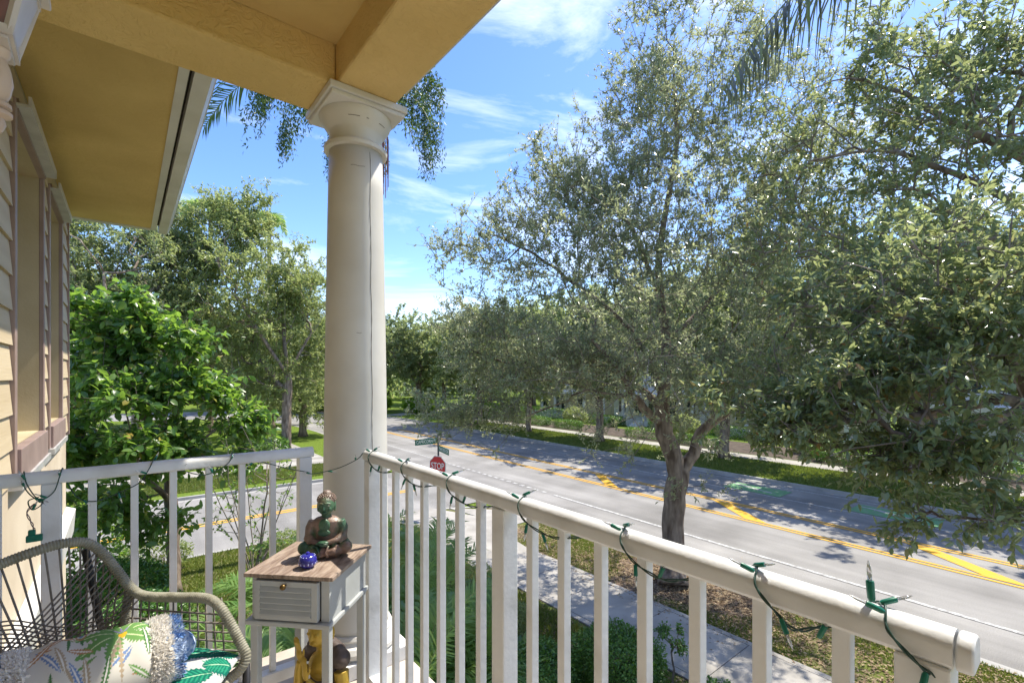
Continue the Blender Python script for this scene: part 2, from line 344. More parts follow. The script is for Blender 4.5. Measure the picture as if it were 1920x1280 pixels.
def twigs_leaves(A, par, src, r, ntw, ltw, nlf, Ln, W, up=.3, cluster=False, droop=0., spread=.9):
    k = len(src) * ntw; s = np.repeat(src, ntw); base = A[s]; out = nrm(A[s] - A[par[s]])
    d = nrm(out * .7 + r.normal(size=(k, 3)) * spread * .62 + np.array([0, 0, up - droop])); ln = ltw * (.5 + r.random(k))
    end = base + d * ln[:, None] + np.array([0, 0, -.25 * droop]) * ln[:, None]
    TV, TF = prisms(base, end, np.full(k, .0045), np.full(k, .002))
    kk = k * nlf; t = r.random(kk) if not cluster else 1 - r.random(kk) ** 2 * .55
    ti = np.repeat(np.arange(k), nlf); p = base[ti] + (end - base)[ti] * t[:, None] + r.normal(size=(kk, 3)) * .012
    a = nrm(d[ti] * .55 + r.normal(size=(kk, 3)) * spread + np.array([0, 0, -.18 - droop * .4]))
    n = nrm(r.normal(size=(kk, 3)) * .55 + np.array([0, 0, 1.]))
    l = Ln * (.6 + .7 * r.random(kk)); wd = W * (.7 + .6 * r.random(kk))
    return (TV, TF), (p, a, n, l, wd)
def leafunit(mt):
    V, Fc, _ = leaves10(np.zeros((1, 3)), np.array([[1., 0, 0]]), np.array([[0, 0, 1.]]), np.array([1.]), np.array([.42]))
    return npmesh('leaf', V, Fc, mt, True)
def tree(name, label, cat, base, limbs, blobs, rbase, seed, lm, Ln, W, ntw=4, ltw=.35, nlf=12, big=False, single=0, onemat=None, cluster=False, droop=0, up=.3, group=None, rtip=.004, spread=.9, pw=.6, sides=7, barkm='tree_bark', thick=None, dens=1, stout=None):
    r = np.random.default_rng(seed); t = thing(name, label, cat, base, 0, group); b = np.array(base, float)
    limbs = [[np.array(q, float) - b for q in li] for li in limbs]; blobs = [(np.array(c, float) - b, rad, int(n * dens), int(nc * dens ** .6)) for c, rad, n, nc in blobs]
    pts = crown_points(blobs, r); A, par, tips, n0 = skeleton(limbs, pts, r)
    bst = []; i0 = 1
    for q, li in enumerate(limbs):
        i1 = i0 + 3 * (len(li) - 1)
        if stout and q in stout: bst.append((i0, i1, *stout[q]))
        i0 = i1
    bg_, sm, rad, ch = wood(A, par, rbase, rtip, pw, sides, thick=thick, boost=bst); bg_.build('trunk', M[barkm], t, True)
    src = np.array([i for i in range(n0, len(A)) if rad[i] < max(.02, rtip * 6)])
    if len(src) < 5: src = tips
    (TV, TF), (p, a, n, l, wd) = twigs_leaves(A, par, src, r, ntw, ltw, nlf, Ln, W, up, cluster, droop, spread)
    o = obj('twigs', npmesh('twigs', TV, TF, M['twig']), t, 'stuff')
    if sm.v: sm.build('branches', M['twig'], t, kind='stuff')
    if single:
        wp = p + b; rel = wp - np.array([0, 0, CAMZ]); dep = rel @ Fv; u = (rel @ Rv) / np.maximum(dep, .1); v = rel[:, 2] / np.maximum(dep, .1)
        vis = (dep > .5) & (np.abs(u) < 1.05) & (v < .75) & (v > -.62)
        face = np.abs((n * nrm(rel)).sum(1)); sc = np.where(vis, l / np.maximum(dep, .1) * (.3 + face), -1); ids = np.argsort(-sc)[:single]
        me = leafunit(M[onemat])
        for i in ids:
            aa = a[i]; bb = np.cross(aa, n[i]); bb /= np.linalg.norm(bb); nn = np.cross(bb, aa)
            lo = bpy.data.objects.new('leaf', me); link(lo, t)
            mm = Matrix(((aa[0], -bb[0], nn[0], p[i][0]), (aa[1], -bb[1], nn[1], p[i][1]), (aa[2], -bb[2], nn[2], p[i][2]), (0, 0, 0, 1)))
            lo.matrix_basis = mm @ Matrix.Diagonal((l[i], wd[i] / .42, l[i], 1))
        keep = np.ones(len(p), bool); keep[ids] = False; p, a, n, l, wd = p[keep], a[keep], n[keep], l[keep], wd[keep]
    print('LEAVES', label[:40], len(p), 'nodes', len(A), 'src', len(src))
    V, Fc, k = (leaves10 if big else leaves2)(p, a, n, l, wd)
    obj('foliage', npmesh('foliage', V, Fc, M[lm], big, np.repeat(r.random(len(p)), k)), t, 'stuff')
    return t
def copytree(t, loc, rz, sc, label, shear=None):
    c = copyo(t); c.location = loc; c.rotation_euler = (0, 0, rz); c.scale = sc; c['label'] = label
    for ch in list(t.children): copyo(ch, c)
    return c
def frond(base, dirn, length, nl, ll, lw, droop, r, ldroop=.5, stem=.012, vee=.35):
    """one pinnate palm frond: (rachis MB, leaflet V, F, attr)"""
    d = np.array(dirn, float); d /= np.linalg.norm(d); pts = [np.array(base, float)]; seg = 14
    for i in range(seg):
        pts.append(pts[-1] + d * length / seg); d = d + np.array([0, 0, -droop / seg * (1 + i / seg)]); d /= np.linalg.norm(d)
    pts = np.array(pts); Vs = []; Fs = []; at = []; c = 0
    for i in range(nl):
        t = .12 + .88 * i / nl; x = t * seg; j = min(int(x), seg - 1); q = pts[j] + (pts[j+1] - pts[j]) * (x - j); tg = pts[j+1] - pts[j]; tg /= np.linalg.norm(tg)
        side = np.cross(tg, [0, 0, 1.]); side /= (np.linalg.norm(side) + 1e-6); nu = np.cross(side, tg)
        L_ = ll * (.45 + .55 * sin(pi * min(1, t * .9 + .08))) * (.85 + .3 * r.random())
        for s in (-1, 1):
            dd = side * s * .9 + tg * (.45 + .5 * t) + nu * (vee + .25 * r.normal()); dd /= np.linalg.norm(dd)
            a0 = q; a1 = q + dd * L_ * .5; d2 = dd + np.array([0, 0, -ldroop]); d2 /= np.linalg.norm(d2); a2 = a1 + d2 * L_ * .5
            wv = np.cross(dd, nu); wv /= (np.linalg.norm(wv) + 1e-6)
            Vs += [a0 - wv*lw*.25, a0 + wv*lw*.25, a1 + wv*lw*.5, a1 - wv*lw*.5, a2]
            Fs += [(c, c+1, c+2), (c, c+2, c+3), (c+3, c+2, c+4)]; at += [r.random()] * 5; c += 5
    return pts, Vs, Fs, at
def palm(name, label, base, height, nfr, length, nl, ll, lw, seed, lm='palmleaf', lean=(0, 0), trunk_r=.14, droop=1.2, elev=(.1, 1.2), ldroop=.5, az=None, group=None, cat='palm tree', vee=.35):
    r = np.random.default_rng(seed); t = thing(name, label, cat, base, 0, group)
    top = np.array([lean[0], lean[1], height])
    if trunk_r:
        m = MB(); k = max(6, int(height * 5)); pts = [top * (i / k) + np.array([0, 0, 0]) for i in range(k + 1)]
        m.tube(pts, [trunk_r * (1.25 - .35 * min(1, i / k * 3)) * (1 + .05 * (i % 2)) for i in range(k + 1)], 10); m.build('trunk', M['tree_bark'], t, True)
    azs = az or [2.4 * i + r.normal() * .2 for i in range(nfr)]
    for i, A_ in enumerate(azs):
        e = elev[0] + (elev[1] - elev[0]) * ((i * .618) % 1) if not isinstance(A_, tuple) else A_[1]
        a_ = A_[0] if isinstance(A_, tuple) else A_; ln = length * (.8 + .35 * r.random())
        off = np.array([r.normal() * .04, r.normal() * .04, 0]) if trunk_r else np.array([r.normal() * .2, r.normal() * .2, 0])
        pts, Vs, Fs, at = frond(top + off, (cos(a_) * cos(e), sin(a_) * cos(e), sin(e)), ln, nl, ll, lw, droop * (.8 + .4 * r.random()), r, ldroop, vee=vee)
        f = obj('frond', npmesh('frond', Vs, Fs, M[lm], False, at), t)
        MB().tube(pts, [.014 * (1 - .8 * i / len(pts)) + .002 for i in range(len(pts))], 5, False).build('stem', M[lm + '_stem'] if lm + '_stem' in M else M['limestem'], f)
    return t
M['palmdark'] = leafmat('palm_leaf_dark', [(0, (.025, .065, .03)), (1, (.07, .13, .05))], rough=.4, trans=.3, tcol=(.16, .26, .05))
M['limestem'] = mat('frond_stem', (.12, .17, .04), (.22, .24, .07), rough=.5, scale=3)
def bush(name, label, cat, c, size, n, Ln, W, lm, seed, box=True, group=None, rz=0, core=.86, big=False):
    """a leafy volume: leaves thick on an uneven skin over a core of stems"""
    r = np.random.default_rng(seed); t = thing(name, label, cat, c, rz, group); sx, sy, sz = [q / 2 for q in size]
    d = r.normal(size=(n, 3)); d = nrm(d)
    if box: q = d / (np.abs(d) ** 6).sum(1, keepdims=True) ** (1 / 6)
    else: q = d
    lump = 1 + .10 * np.sin(q[:, :1] * 7 + seed) * np.cos(q[:, 1:2] * 9 + seed * 2) + .06 * np.sin(q[:, 2:3] * 13 + q[:, :1] * 11)
    if box: lump = 1 + (lump - 1) * .35
    p = q * np.array([sx, sy, sz]) * lump * (1 - .22 * r.random((n, 1)) ** 1.5) + np.array([0, 0, sz])
    p = p[p[:, 2] > .02]; n = len(p); dd = nrm(p - np.array([0, 0, sz * .6]))
    a = nrm(dd * .6 + r.normal(size=(n, 3)) * .8); nn = nrm(dd * .5 + r.normal(size=(n, 3)) * .5 + np.array([0, 0, .7]))
    V, Fc, k = (leaves10 if big else leaves2)(p, a, nn, Ln * (.6 + .8 * r.random(n)), W * (.7 + .6 * r.random(n)))
    obj('foliage', npmesh('foliage', V, Fc, M[lm], big, np.repeat(r.random(n), k)), t, 'stuff')
    st = MB()
    for i in range(16):
        x, y = r.uniform(-.5, .5, 2) * [sx, sy]; e = nrm(r.normal(size=3) + [0, 0, 1.2]) * [sx * core, sy * core, sz * 1.8 * core]
        st.tube([(x * .5, y * .5, 0), (x + e[0] * .4, y + e[1] * .4, abs(e[2]) * .5), (x + e[0], y + e[1], abs(e[2]))], [.014, .009, .004], 4, False)
    st.build('stems', M['twig'], t, kind='stuff')
    return t

# ================================================================== THE GROUND
def poly_sheet(name, pts, z, m, kind='structure', parent=None):
    me = bpy.data.meshes.new(name); me.from_pydata([(p[0], p[1], z) for p in pts], [], [tuple(range(len(pts)))]); me.materials.append(m)
    o = obj(name, me, parent)
    if kind and parent is None: o['kind'] = kind
    return o
cen = spline([(17.6, -40), (18.5, -4), (18.9, 10), (19.3, 22), (19.9, 38), (20.2, 50), (18.6, 61), (14, 69.5), (6, 75), (-6, 78.5), (-40, 82)], 8)
cen = np.array([np.array(q[:2]) for q in cen]); tg = np.gradient(cen, axis=0); tg /= np.linalg.norm(tg, axis=1)[:, None]; nr = np.stack([tg[:, 1], -tg[:, 0]], 1)   # nr points right (+X)
def off(k, d): return cen[k] + nr[k] * d
def rx(y, d):                            # point on the road's offset line at a given y (straight part)
    k = np.interp(y, cen[:52, 1], np.arange(52)); i = int(k); f_ = k - i; q = off(i, d) * (1 - f_) + off(min(i+1, 51), d) * f_; return (q[0], y)
def strip(name, d0, d1, z, m, k0=0, k1=None, parent=None, kind='structure', y0=None, y1=None, thick=0):
    if y0 is None: ks = range(k0, (k1 or len(cen) - 1) + 1); a = [off(k, d0) for k in ks]; b = [off(k, d1) for k in ks]
    else:
        ys = np.linspace(y0, y1, max(2, int((y1 - y0) / 2) + 2)); a = [rx(y, d0) for y in ys]; b = [rx(y, d1) for y in ys]
    n = len(a); V = [(q[0], q[1], z) for q in a] + [(q[0], q[1], z) for q in b]; Fc = [(i, n + i, n + i + 1, i + 1) for i in range(n - 1)]
    if thick:
        V += [(q[0], q[1], z - thick) for q in a] + [(q[0], q[1], z - thick) for q in b]
        Fc += [(i, i + 1, 2*n + i + 1, 2*n + i) for i in range(n - 1)] + [(n + i, 3*n + i, 3*n + i + 1, n + i + 1) for i in range(n - 1)]
    me = bpy.data.meshes.new(name); me.from_pydata(V, [], Fc); me.materials.append(m); o = obj(name, me, parent)
    if kind and parent is None: o['kind'] = kind
    return o
gr = poly_sheet('ground', [(-900, -900), (900, -900), (900, 900), (-900, 900)], -.03, M['lawn_far'])
road = strip('main_road', -6.3, 6.3, 0, M['asphalt'])
tag(road, 'grey asphalt street crossing the view behind the railing')
side = poly_sheet('side_road', [(-60, 16.7), (14.5, 16.7), (14.5, 24.6), (-60, 25.6)], .004, M['asphalt'])
# corner lawns, with rounded kerb corners
def arc(c, r, a0, a1, n=10): return [(c[0] + r * cos(radians(a0 + (a1-a0)*i/n)), c[1] + r * sin(radians(a0 + (a1-a0)*i/n))) for i in range(n + 1)]
e1 = [rx(y, -6.3) for y in np.linspace(-38, 12.2, 20)]
near_edge = e1 + arc((rx(12.2, -6.3)[0] - 4.5, 12.2), 4.5, 5, 90) + [(-60, 16.7)]
fx = rx(29.2, -6.3)[0]
ks = [k for k in range(len(cen)) if cen[k][1] > 29.5]
far_edge = [(-60, 25.6)] + [(fx - 4.5, 24.75)] + arc((fx - 4.5, 29.25), 4.5, -90, 0)[1:] + [tuple(off(k, -6.3)) for k in ks]
def kerb_line(name, edge, w_, z, m):
    E_ = np.array(edge); t_ = np.gradient(E_, axis=0); t_ /= np.linalg.norm(t_, axis=1)[:, None]; n_ = np.stack([t_[:, 1], -t_[:, 0]], 1)
    mb = MB()
    for i in range(len(E_) - 1):
        a, b = E_[i], E_[i+1]; a2 = a - n_[i] * w_; b2 = b - n_[i+1] * w_; g1 = a + n_[i] * .35; g2 = b + n_[i+1] * .35
        mb.add([(*a, z), (*b, z), (*b2, z), (*a2, z)], [(0, 1, 2, 3)]); mb.add([(*a, z), (*b, z), (b[0], b[1], 0), (a[0], a[1], 0)], [(0, 1, 2, 3)])
        mb.add([(*a, .009), (*b, .009), (*g2, .008), (*g1, .008)], [(0, 1, 2, 3)])
    o = mb.build(name, m); o['kind'] = 'structure'; return o
kerb_line('kerb', near_edge, .17, .135, M['kerb']); kerb_line('kerb', far_edge, .17, .135, M['kerb'])
ac = [rx(y, 6.3) for y in np.linspace(53, -38, 40)]; kerb_line('kerb', [tuple(off(k, 6.3)) for k in range(len(cen)-1, -1, -1) if cen[k][1] > 53] + ac, .17, .135, M['kerb'])
poly_sheet('lawn_near', near_edge + [(-60, -38)], .12, M['lawn_near'])
poly_sheet('lawn_corner', far_edge + [(-60, 85)], .12, M['lawn_far'])
poly_sheet('lawn_across', [tuple(off(k, 6.3)) for k in range(len(cen))] + [(-60, 120), (140, 120), (140, -40)], .12, M['lawn_far'])
# road markings
strip('lane_line', -4.15, -4.02, .012, M['whiteline'], y0=-20, y1=15.5); strip('lane_line', -4.1, -4.0, .012, M['whiteline'], y0=26, y1=48)
dsh = MB()
for i in range(20):
    a, b = rx(16 + i * .55, -4.15), rx(16.3 + i * .55, -4.0); dsh.add([(a[0], a[1], .012), (b[0], a[1], .012), (b[0], b[1], .012), (a[0], b[1], .012)], [(0, 1, 2, 3)])
dsh.build('lane_line', M['whiteline'])['kind'] = 'structure'
for d in (-1.02, -.80, .80, 1.02): strip('centre_line', d, d + .11, .012, M['yellow'], y0=-20, y1=44)
strip('lane_line', 3.35, 3.46, .012, M['whiteline'], y0=-20, y1=48); strip('lane_line', 5.55, 5.64, .012, M['whiteline'], y0=-20, y1=48)
for yb in (-5.6, 1.2, 7.7, 14.6):
    a, b, c_, d_ = rx(yb - .2, -.80), rx(yb + .65, -.80), rx(yb + 2.75, .80), rx(yb + 2.0, .80)
    poly_sheet('hatch_stripe', [(a[0]+.02, a[1]), (d_[0]-.02, d_[1]), (c_[0]-.02, c_[1]), (b[0]+.02, b[1])], .014, M['yellow'])
for ya, yb in ((3.6, 6.3), (8.9, 11.5)):
    o = strip('green_lane_patch', 3.6, 5.0, .014, M['greenpaint'], y0=ya, y1=yb)
    for k in range(3):
        a = rx(ya + .5 + k * .6, 4.0 + .22 * k); poly_sheet('lane_line', [(a[0], a[1]), (a[0] + .14, a[1]), (a[0] + .34, a[1] + .95), (a[0] + .2, a[1] + .95)], .018, M['whiteline'])
poly_sheet('centre_line', [(-60, 20.12), (10.5, 20.12), (10.5, 20.26), (-60, 20.26)], .012, M['yellow'])
poly_sheet('centre_line', [(-60, 20.38), (10.5, 20.38), (10.5, 20.52), (-60, 20.52)], .012, M['yellow'])
# near pavement: slabs with open joints
walk = thing('pavement', 'pale concrete pavement in slabs crossing the grass below the balcony', 'pavement'); walk['kind'] = 'structure'
MB().box((7.55, -20, .10), (9.6, 9.4, .128)).build('slab_bed', M['joint'], walk)
y = -14.0; k = 0
while y < 9.2:
    y2 = min(y + 1.83, 9.35)
    MB().box((7.72, y + .008, .10), (9.43, y2 - .008, .142 + .003 * (k % 2))).build('slab', M['concrete'], walk, bevel=.006); k += 1; y = y2
MB().box((7.57, -14, .10), (7.706, 9.35, .142)).build('slab_edging', M['concrete'], walk); MB().box((9.444, -14, .10), (9.58, 9.35, .142)).build('slab_edging', M['concrete'], walk)
MB().prism([(7.6, 9.36), (9.58, 9.36), (9.5, 10.9), (9.9, 12.9), (10.2, 14.6), (9.4, 16.69), (7.2, 16.69), (7.9, 14.8), (7.6, 12.4), (7.4, 10.8)][::1], .10, .142).build('slab', M['concrete'], walk)
MB().prism([(9.9, 12.95), (11.9, 13.0), (11.2, 14.9), (9.95, 16.2), (10.2, 14.6)], .1, .143).build('slab', M['concrete'], walk)
strip('planting_bed', 13.3, 18.5, .13, M['mulch'], y0=-20, y1=50)
w2 = strip('pavement', 11.6, 13.1, .135, M['concrete'], y0=-20, y1=50)
poly_sheet('pavement', [(-60, 29.3), (9.0, 29.3), (12.5, 27.6), (13.0, 28.6), (10.2, 31.2), (-60, 31.0)], .135, M['concrete'])
poly_sheet('pavement', [(8.0, 31.1), (9.9, 31.3), (10.0, 60), (8.3, 60)], .138, M['concrete'])
poly_sheet('pavement', [(27.6, 57), (40, 64), (40, 66), (26.2, 59.2)], .138, M['concrete'])
# bed under the palms by the house
poly_sheet('planting_bed', [(1.2, -6), (6.6, -6), (6.9, 10.2), (5.0, 12), (1.4, 12)], .125, M['soil'])

mp2 = [(10.98 + (1.25 + .3 * sin(3*a) + .2 * cos(5*a)) * cos(a), 6.6 + (2.3 + .5 * sin(2*a) + .3 * cos(5*a)) * sin(a)) for a in np.linspace(0, 2*pi, 40, endpoint=False)]
poly_sheet('mulch_bed', mp2, .128, M['soil'])
# grass and leaf litter
def scatter(name, fn, n, m, kind, seed, h=.07, wdt=.02, flat=False):
    r = np.random.default_rng(seed); p = fn(r, n); n = len(p); p = np.c_[p, np.full(n, .122)]
    if flat:
        a = nrm(np.c_[r.normal(size=(n, 2)), r.normal(size=n) * .15]); nn = nrm(r.normal(size=(n, 3)) * .25 + [0, 0, 1]); p[:, 2] += .008 + .02 * r.random(n)
        V, Fc, k = leaves2(p, a, nn, h * (.6 + .8 * r.random(n)), wdt * (.7 + .6 * r.random(n)))
    else:
        a = nrm(np.c_[r.normal(size=(n, 2)) * .45, np.ones(n)]); s = nrm(np.c_[r.normal(size=(n, 2)), np.zeros(n)]) * wdt * .5; l = (h * (.5 + r.random(n)))[:, None]
        V = np.stack([p - s, p + s, p + a * l], 1).reshape(-1, 3); Fc = np.arange(n * 3).reshape(-1, 3); k = 3
    o = obj(name, npmesh(name, V, Fc, m, False, np.repeat(r.random(n), k))); o['kind'] = kind; return o
def patchy(p, r, f=.9, t=0):
    s = np.sin(p[:, 0] * 1.9 * f + 1.3 * np.sin(p[:, 1] * 1.1 * f)) + np.sin(p[:, 1] * 1.4 * f + 2 * np.sin(p[:, 0] * .8)) + r.normal(size=len(p)) * .5
    return p[s > t]
def near_park(r, n):
    p = np.c_[r.uniform(9.62, 12.3, n), r.uniform(-3, 12.8, n)]; lim = np.interp(p[:, 1], [-4, 5.7, 12.8], [12.05, 12.35, 12.35]); return p[p[:, 0] < lim]
tag(scatter('grass', lambda r, n: (lambda q: q[((q[:, 0] - 10.98) / 1.1) ** 2 + ((q[:, 1] - 6.6) / 2.1) ** 2 > .9])(patchy(near_park(r, n), r, .9, -.6)), 70000, M['grass'], 'stuff', 3, .055, .022), 'patchy grass between pavement and street')
tag(scatter('fallen_leaves', lambda r, n: patchy(near_park(r, n), r, .7, -1.0), 15000, M['litter'], 'stuff', 4, .07, .032, True), 'brown fallen leaves in the roadside grass')
tag(scatter('fallen_leaves', lambda r, n: np.c_[10.9 + r.normal(size=n) * .75, 6.4 + r.normal(size=n) * 1.7], 7000, M['litter'], 'stuff', 14, .07, .034, True), 'brown fallen leaves thick round the foot of the forked oak')
tag(scatter('fallen_leaves', lambda r, n: np.c_[r.uniform(5.6, 7.5, n), r.uniform(0, 12, n)], 6000, M['litter'], 'stuff', 5, .07, .03, True), 'brown fallen leaves beside the pavement and hedge')
tag(scatter('grass', lambda r, n: np.c_[r.uniform(-3, 8.0, n), r.uniform(11.5, 16.5, n)], 50000, M['grass'], 'stuff', 6, .07, .03), 'grass verge on the near side of the side street')
tag(scatter('grass', lambda r, n: np.c_[r.uniform(-3, 11, n), r.uniform(25.8, 29.2, n)], 40000, M['grass'], 'stuff', 7, .09, .05), 'grass verge on the far side of the side street')
def farp(r, n):
    y = r.uniform(0, 46, n); x = np.interp(y, cen[:52, 1], cen[:52, 0]) + r.uniform(6.6, 11.5, n); return np.c_[x, y]
tag(scatter('grass', farp, 60000, M['grass'], 'stuff', 8, .09, .06), 'long grass verge across the main street')
tag(scatter('weeds', lambda r, n: np.c_[r.uniform(5.0, 7.4, n), r.uniform(6.5, 13.5, n)], 16000, M['grass'], 'stuff', 9, .13, .03), 'rough grass by the garden bed')

# ================================================================== THE HOUSE
FZ = CAMZ - 1.40; BZ = CAMZ + 1.33; CZ = CAMZ + 1.51; SZ = CAMZ + 1.60
house = thing('house', 'yellow stucco house with covered balcony, lap siding wall and deep eaves, nearest the viewer', 'house')
MB().box((-.9, -4, FZ - .22), (1.10, 2.62, FZ)).build('balcony_floor', M['floor'], house, bevel=.008)
MB().box((-.9, -3.98, FZ - .50), (1.04, 2.56, FZ - .222)).build('floor_beam', M['white'], house)
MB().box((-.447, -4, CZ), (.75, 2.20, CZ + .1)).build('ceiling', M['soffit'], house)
MB().box((.75, -4, BZ), (1.035, 2.517, CZ + .35)).build('beam', M['ochre'], house, bevel=.012)
MB().box((-.447, 2.203, BZ + .002), (.749, 2.515, CZ + .35)).build('beam', M['ochre'], house, bevel=.012)
MB().box((1.036, -4, BZ + .10), (1.10, 2.55, CZ + .3)).build('fascia', M['white'], house)
MB().box((-.5, -4, CZ + .351), (1.45, 2.9, CZ + .45)).build('roof_slab', M['white'], house)
# soffit of the main roof beyond the balcony
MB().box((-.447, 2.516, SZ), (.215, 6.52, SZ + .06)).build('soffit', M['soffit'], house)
MB().box((.215, 2.516, SZ - .008), (.262, 6.56, SZ + .06)).build('soffit_trim', M['white'], house)
MB().box((-.447, 6.52, SZ - .008), (.2145, 6.60, SZ + .06)).build('soffit_trim', M['white'], house)
MB().box((.262, 2.516, SZ + .05), (.282, 6.56, SZ + .06)).build('vent_gap', M['dark'], house)
MB().extr([(.282, SZ - .02), (.36, SZ - .02), (.385, SZ + .02), (.40, SZ + .10), (.41, SZ + .10), (.41, SZ + .115), (.282, SZ + .115)], 2.516, 6.62).build('gutter', M['white'], house)
MB().box((-1.5, 2.518, SZ + .12), (.40, 6.62, SZ + .16)).build('roof_slab', M['white'], house)
# wall: piers between two deep windows
XW = -.45; WT = -.75; sill = CAMZ - .37; head = CAMZ + 1.32
wins = [(3.42, 4.48), (4.80, 5.70)]
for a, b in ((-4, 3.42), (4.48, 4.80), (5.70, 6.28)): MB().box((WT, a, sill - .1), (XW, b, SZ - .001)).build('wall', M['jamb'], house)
MB().box((WT, -4, 0), (XW + .004, 6.285, sill - .10)).build('wall', M['wall'], house)
MB().box((-6, 5.9, 0), (WT, 6.28, SZ)).build('wall', M['wall'], house)
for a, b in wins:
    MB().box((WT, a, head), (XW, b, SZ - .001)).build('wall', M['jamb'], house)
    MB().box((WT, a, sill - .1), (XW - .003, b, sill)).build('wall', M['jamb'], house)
    wn = MB().box((WT - .05, a, sill), (WT, a + .05, head)).box((WT - .05, b - .05, sill), (WT, b, head)).box((WT - .05, a + .05, sill), (WT, b - .05, sill + .05)).box((WT - .05, a + .05, head - .05), (WT, b - .05, head)).box((WT - .05, a + .05, CAMZ + .45), (WT, b - .05, CAMZ + .50)).build('window', M['white'], house)
    MB().box((WT - .04, a + .05, sill + .05), (WT - .03, b - .05, head - .05)).build('pane', M['glass'], wn)
    MB().box((XW, a - .06, sill - .16), (XW + .030, a, head + .05)).build('window_trim', M['trim'], house, bevel=.003)
    MB().box((XW, b, sill - .16), (XW + .024, b + .055, head + .05)).build('window_trim', M['trim'], house, bevel=.003)
    MB().box((XW, a + .001, sill - .16), (XW + .045, b - .001, sill - .002)).build('window_sill', M['trim'], house, bevel=.003)
    MB().box((XW + .004, a - .06, sill - .20), (XW + .055, b + .055, sill - .161)).build('sill_flashing', M['metal'], house)
    MB().box((XW, a, head), (XW + .034, b, head + .07)).build('window_trim', M['trim'], house)
    # metal head rail of a shutter
    MB().extr([(XW + .001, head + .02), (XW + .085, head + .02), (XW + .085, head + .075), (XW + .073, head + .075), (XW + .073, head + .032), (XW + .001, head + .032)], a - .04, b + .02).build('shutter_track', M['metal'], house)
zr = sill - .16; i = 0; first = {}
while zr < SZ - .02:
    zt = min(zr + .17, SZ - .003)
    for a, b in ((-4, 3.355), (4.54, 4.735), (5.76, 6.285)):
        if a == 4.54 and b - a < .05: continue
        MB().extr([(XW + .001, zr), (XW + .022, zr - .004), (XW + .008, zt), (XW + .001, zt)], a, b).build('siding_board', M['siding'], house)
    zr += .17
MB().extr([(XW + .005, FZ - .12), (XW + .06, FZ - .12), (XW + .075, FZ + .10), (XW + .005, FZ + .13)], 2.7, 6.30).build('band_moulding', M['white'], house, bevel=.004)
MB().box((XW + .001, 6.255, sill - .2), (XW + .03, 6.30, SZ)).build('corner_board', M['trim'], house)
# lower storey front wall below the balcony
MB().box((-.9, -4, 0), (-.452, 2.5, FZ - .51)).build('wall', M['wall'], house)
# column
CX, CY = .90, 2.353
col = thing('column', 'round white painted column with square capital at the balcony corner', 'column', (CX, CY, FZ))
colh = BZ - FZ
prof = [(.160, .17)]; 
for i in range(13):
    t = i / 12; prof.append((.158 - .030 * t ** 1.6, .19 + (colh - .42) * t))
MB().lathe(prof, (0, 0, 0), 56).build('shaft', M['column'], col, True)
zc = colh - .23
MB().lathe([(.128, zc), (.150, zc + .003), (.152, zc + .02), (.145, zc + .03), (.126, zc + .034), (.127, zc + .09), (.134, zc + .10), (.145, zc + .115), (.165, zc + .145), (.172, zc + .165), (.172, zc + .174), (.12, zc + .174)], (0, 0, 0), 56).build('capital', M['column'], col, True, angle=35)
MB().box((-.18, -.18, colh - .055), (.18, .18, colh - .034)).box((-.19, -.19, colh - .034), (.19, .19, colh - .002)).build('abacus', M['white'], col, bevel=.005)
MB().box((-.20, -.20, 0), (.20, .20, .07)).build('plinth', M['white'], col, bevel=.005)
MB().lathe([(.19, .07), (.205, .085), (.208, .105), (.195, .125), (.176, .132), (.172, .145), (.176, .155), (.168, .17), (.150, .172)], (0, 0, 0), 56).build('base_moulding', M['column'], col, True, angle=35)
cr_ = MB(); r_ = np.random.default_rng(5); sa = math.atan2(-.79, -.10) + .28
def rad_at(z): return .158 - .030 * max(0, (z - .19) / (colh - .42)) ** 1.6
pts = []
for i in range(60):
    z = .19 + (colh - .44) * i / 59; a = sa + .012 * sin(i * .7) + r_.normal() * .004; rr = rad_at(z) + .0002; pts.append((rr * cos(a), rr * sin(a), z))
cr_.tube(pts, [.0007 + .0011 * abs(sin(i * 1.7)) for i in range(60)], 4, False)
for z, a0, ln in ((zc - .10, sa - .7, .5), (.75, sa - .15, .1), (1.6, sa - .5, .16)):
    cr_.tube([((rad_at(z) + .0002) * cos(a0 + ln * k / 8), (rad_at(z) + .0002) * sin(a0 + ln * k / 8), z + .0015 * sin(k)) for k in range(9)], .0009, 4, False)
for a0, ln in ((sa - .75, .35), (sa - .2, .08), (sa + .25, .3)):
    cr_.tube([(.153 * cos(a0 + ln * k / 8), .153 * sin(a0 + ln * k / 8), zc + .126) for k in range(9)], .0017, 4, False)
cr_.build('paint_crack', M['crack'], col)
# lower column under the balcony corner and under the far end
c2 = thing('column', 'white ground floor column under the balcony corner', 'column', (CX, CY, .12)); MB().lathe([(.2, 0), (.2, .08), (.16, .1), (.15, FZ - .75), (.2, FZ - .72), (.2, FZ - .63)], (0, 0, 0), 32).build('shaft', M['column'], c2, True, angle=35)

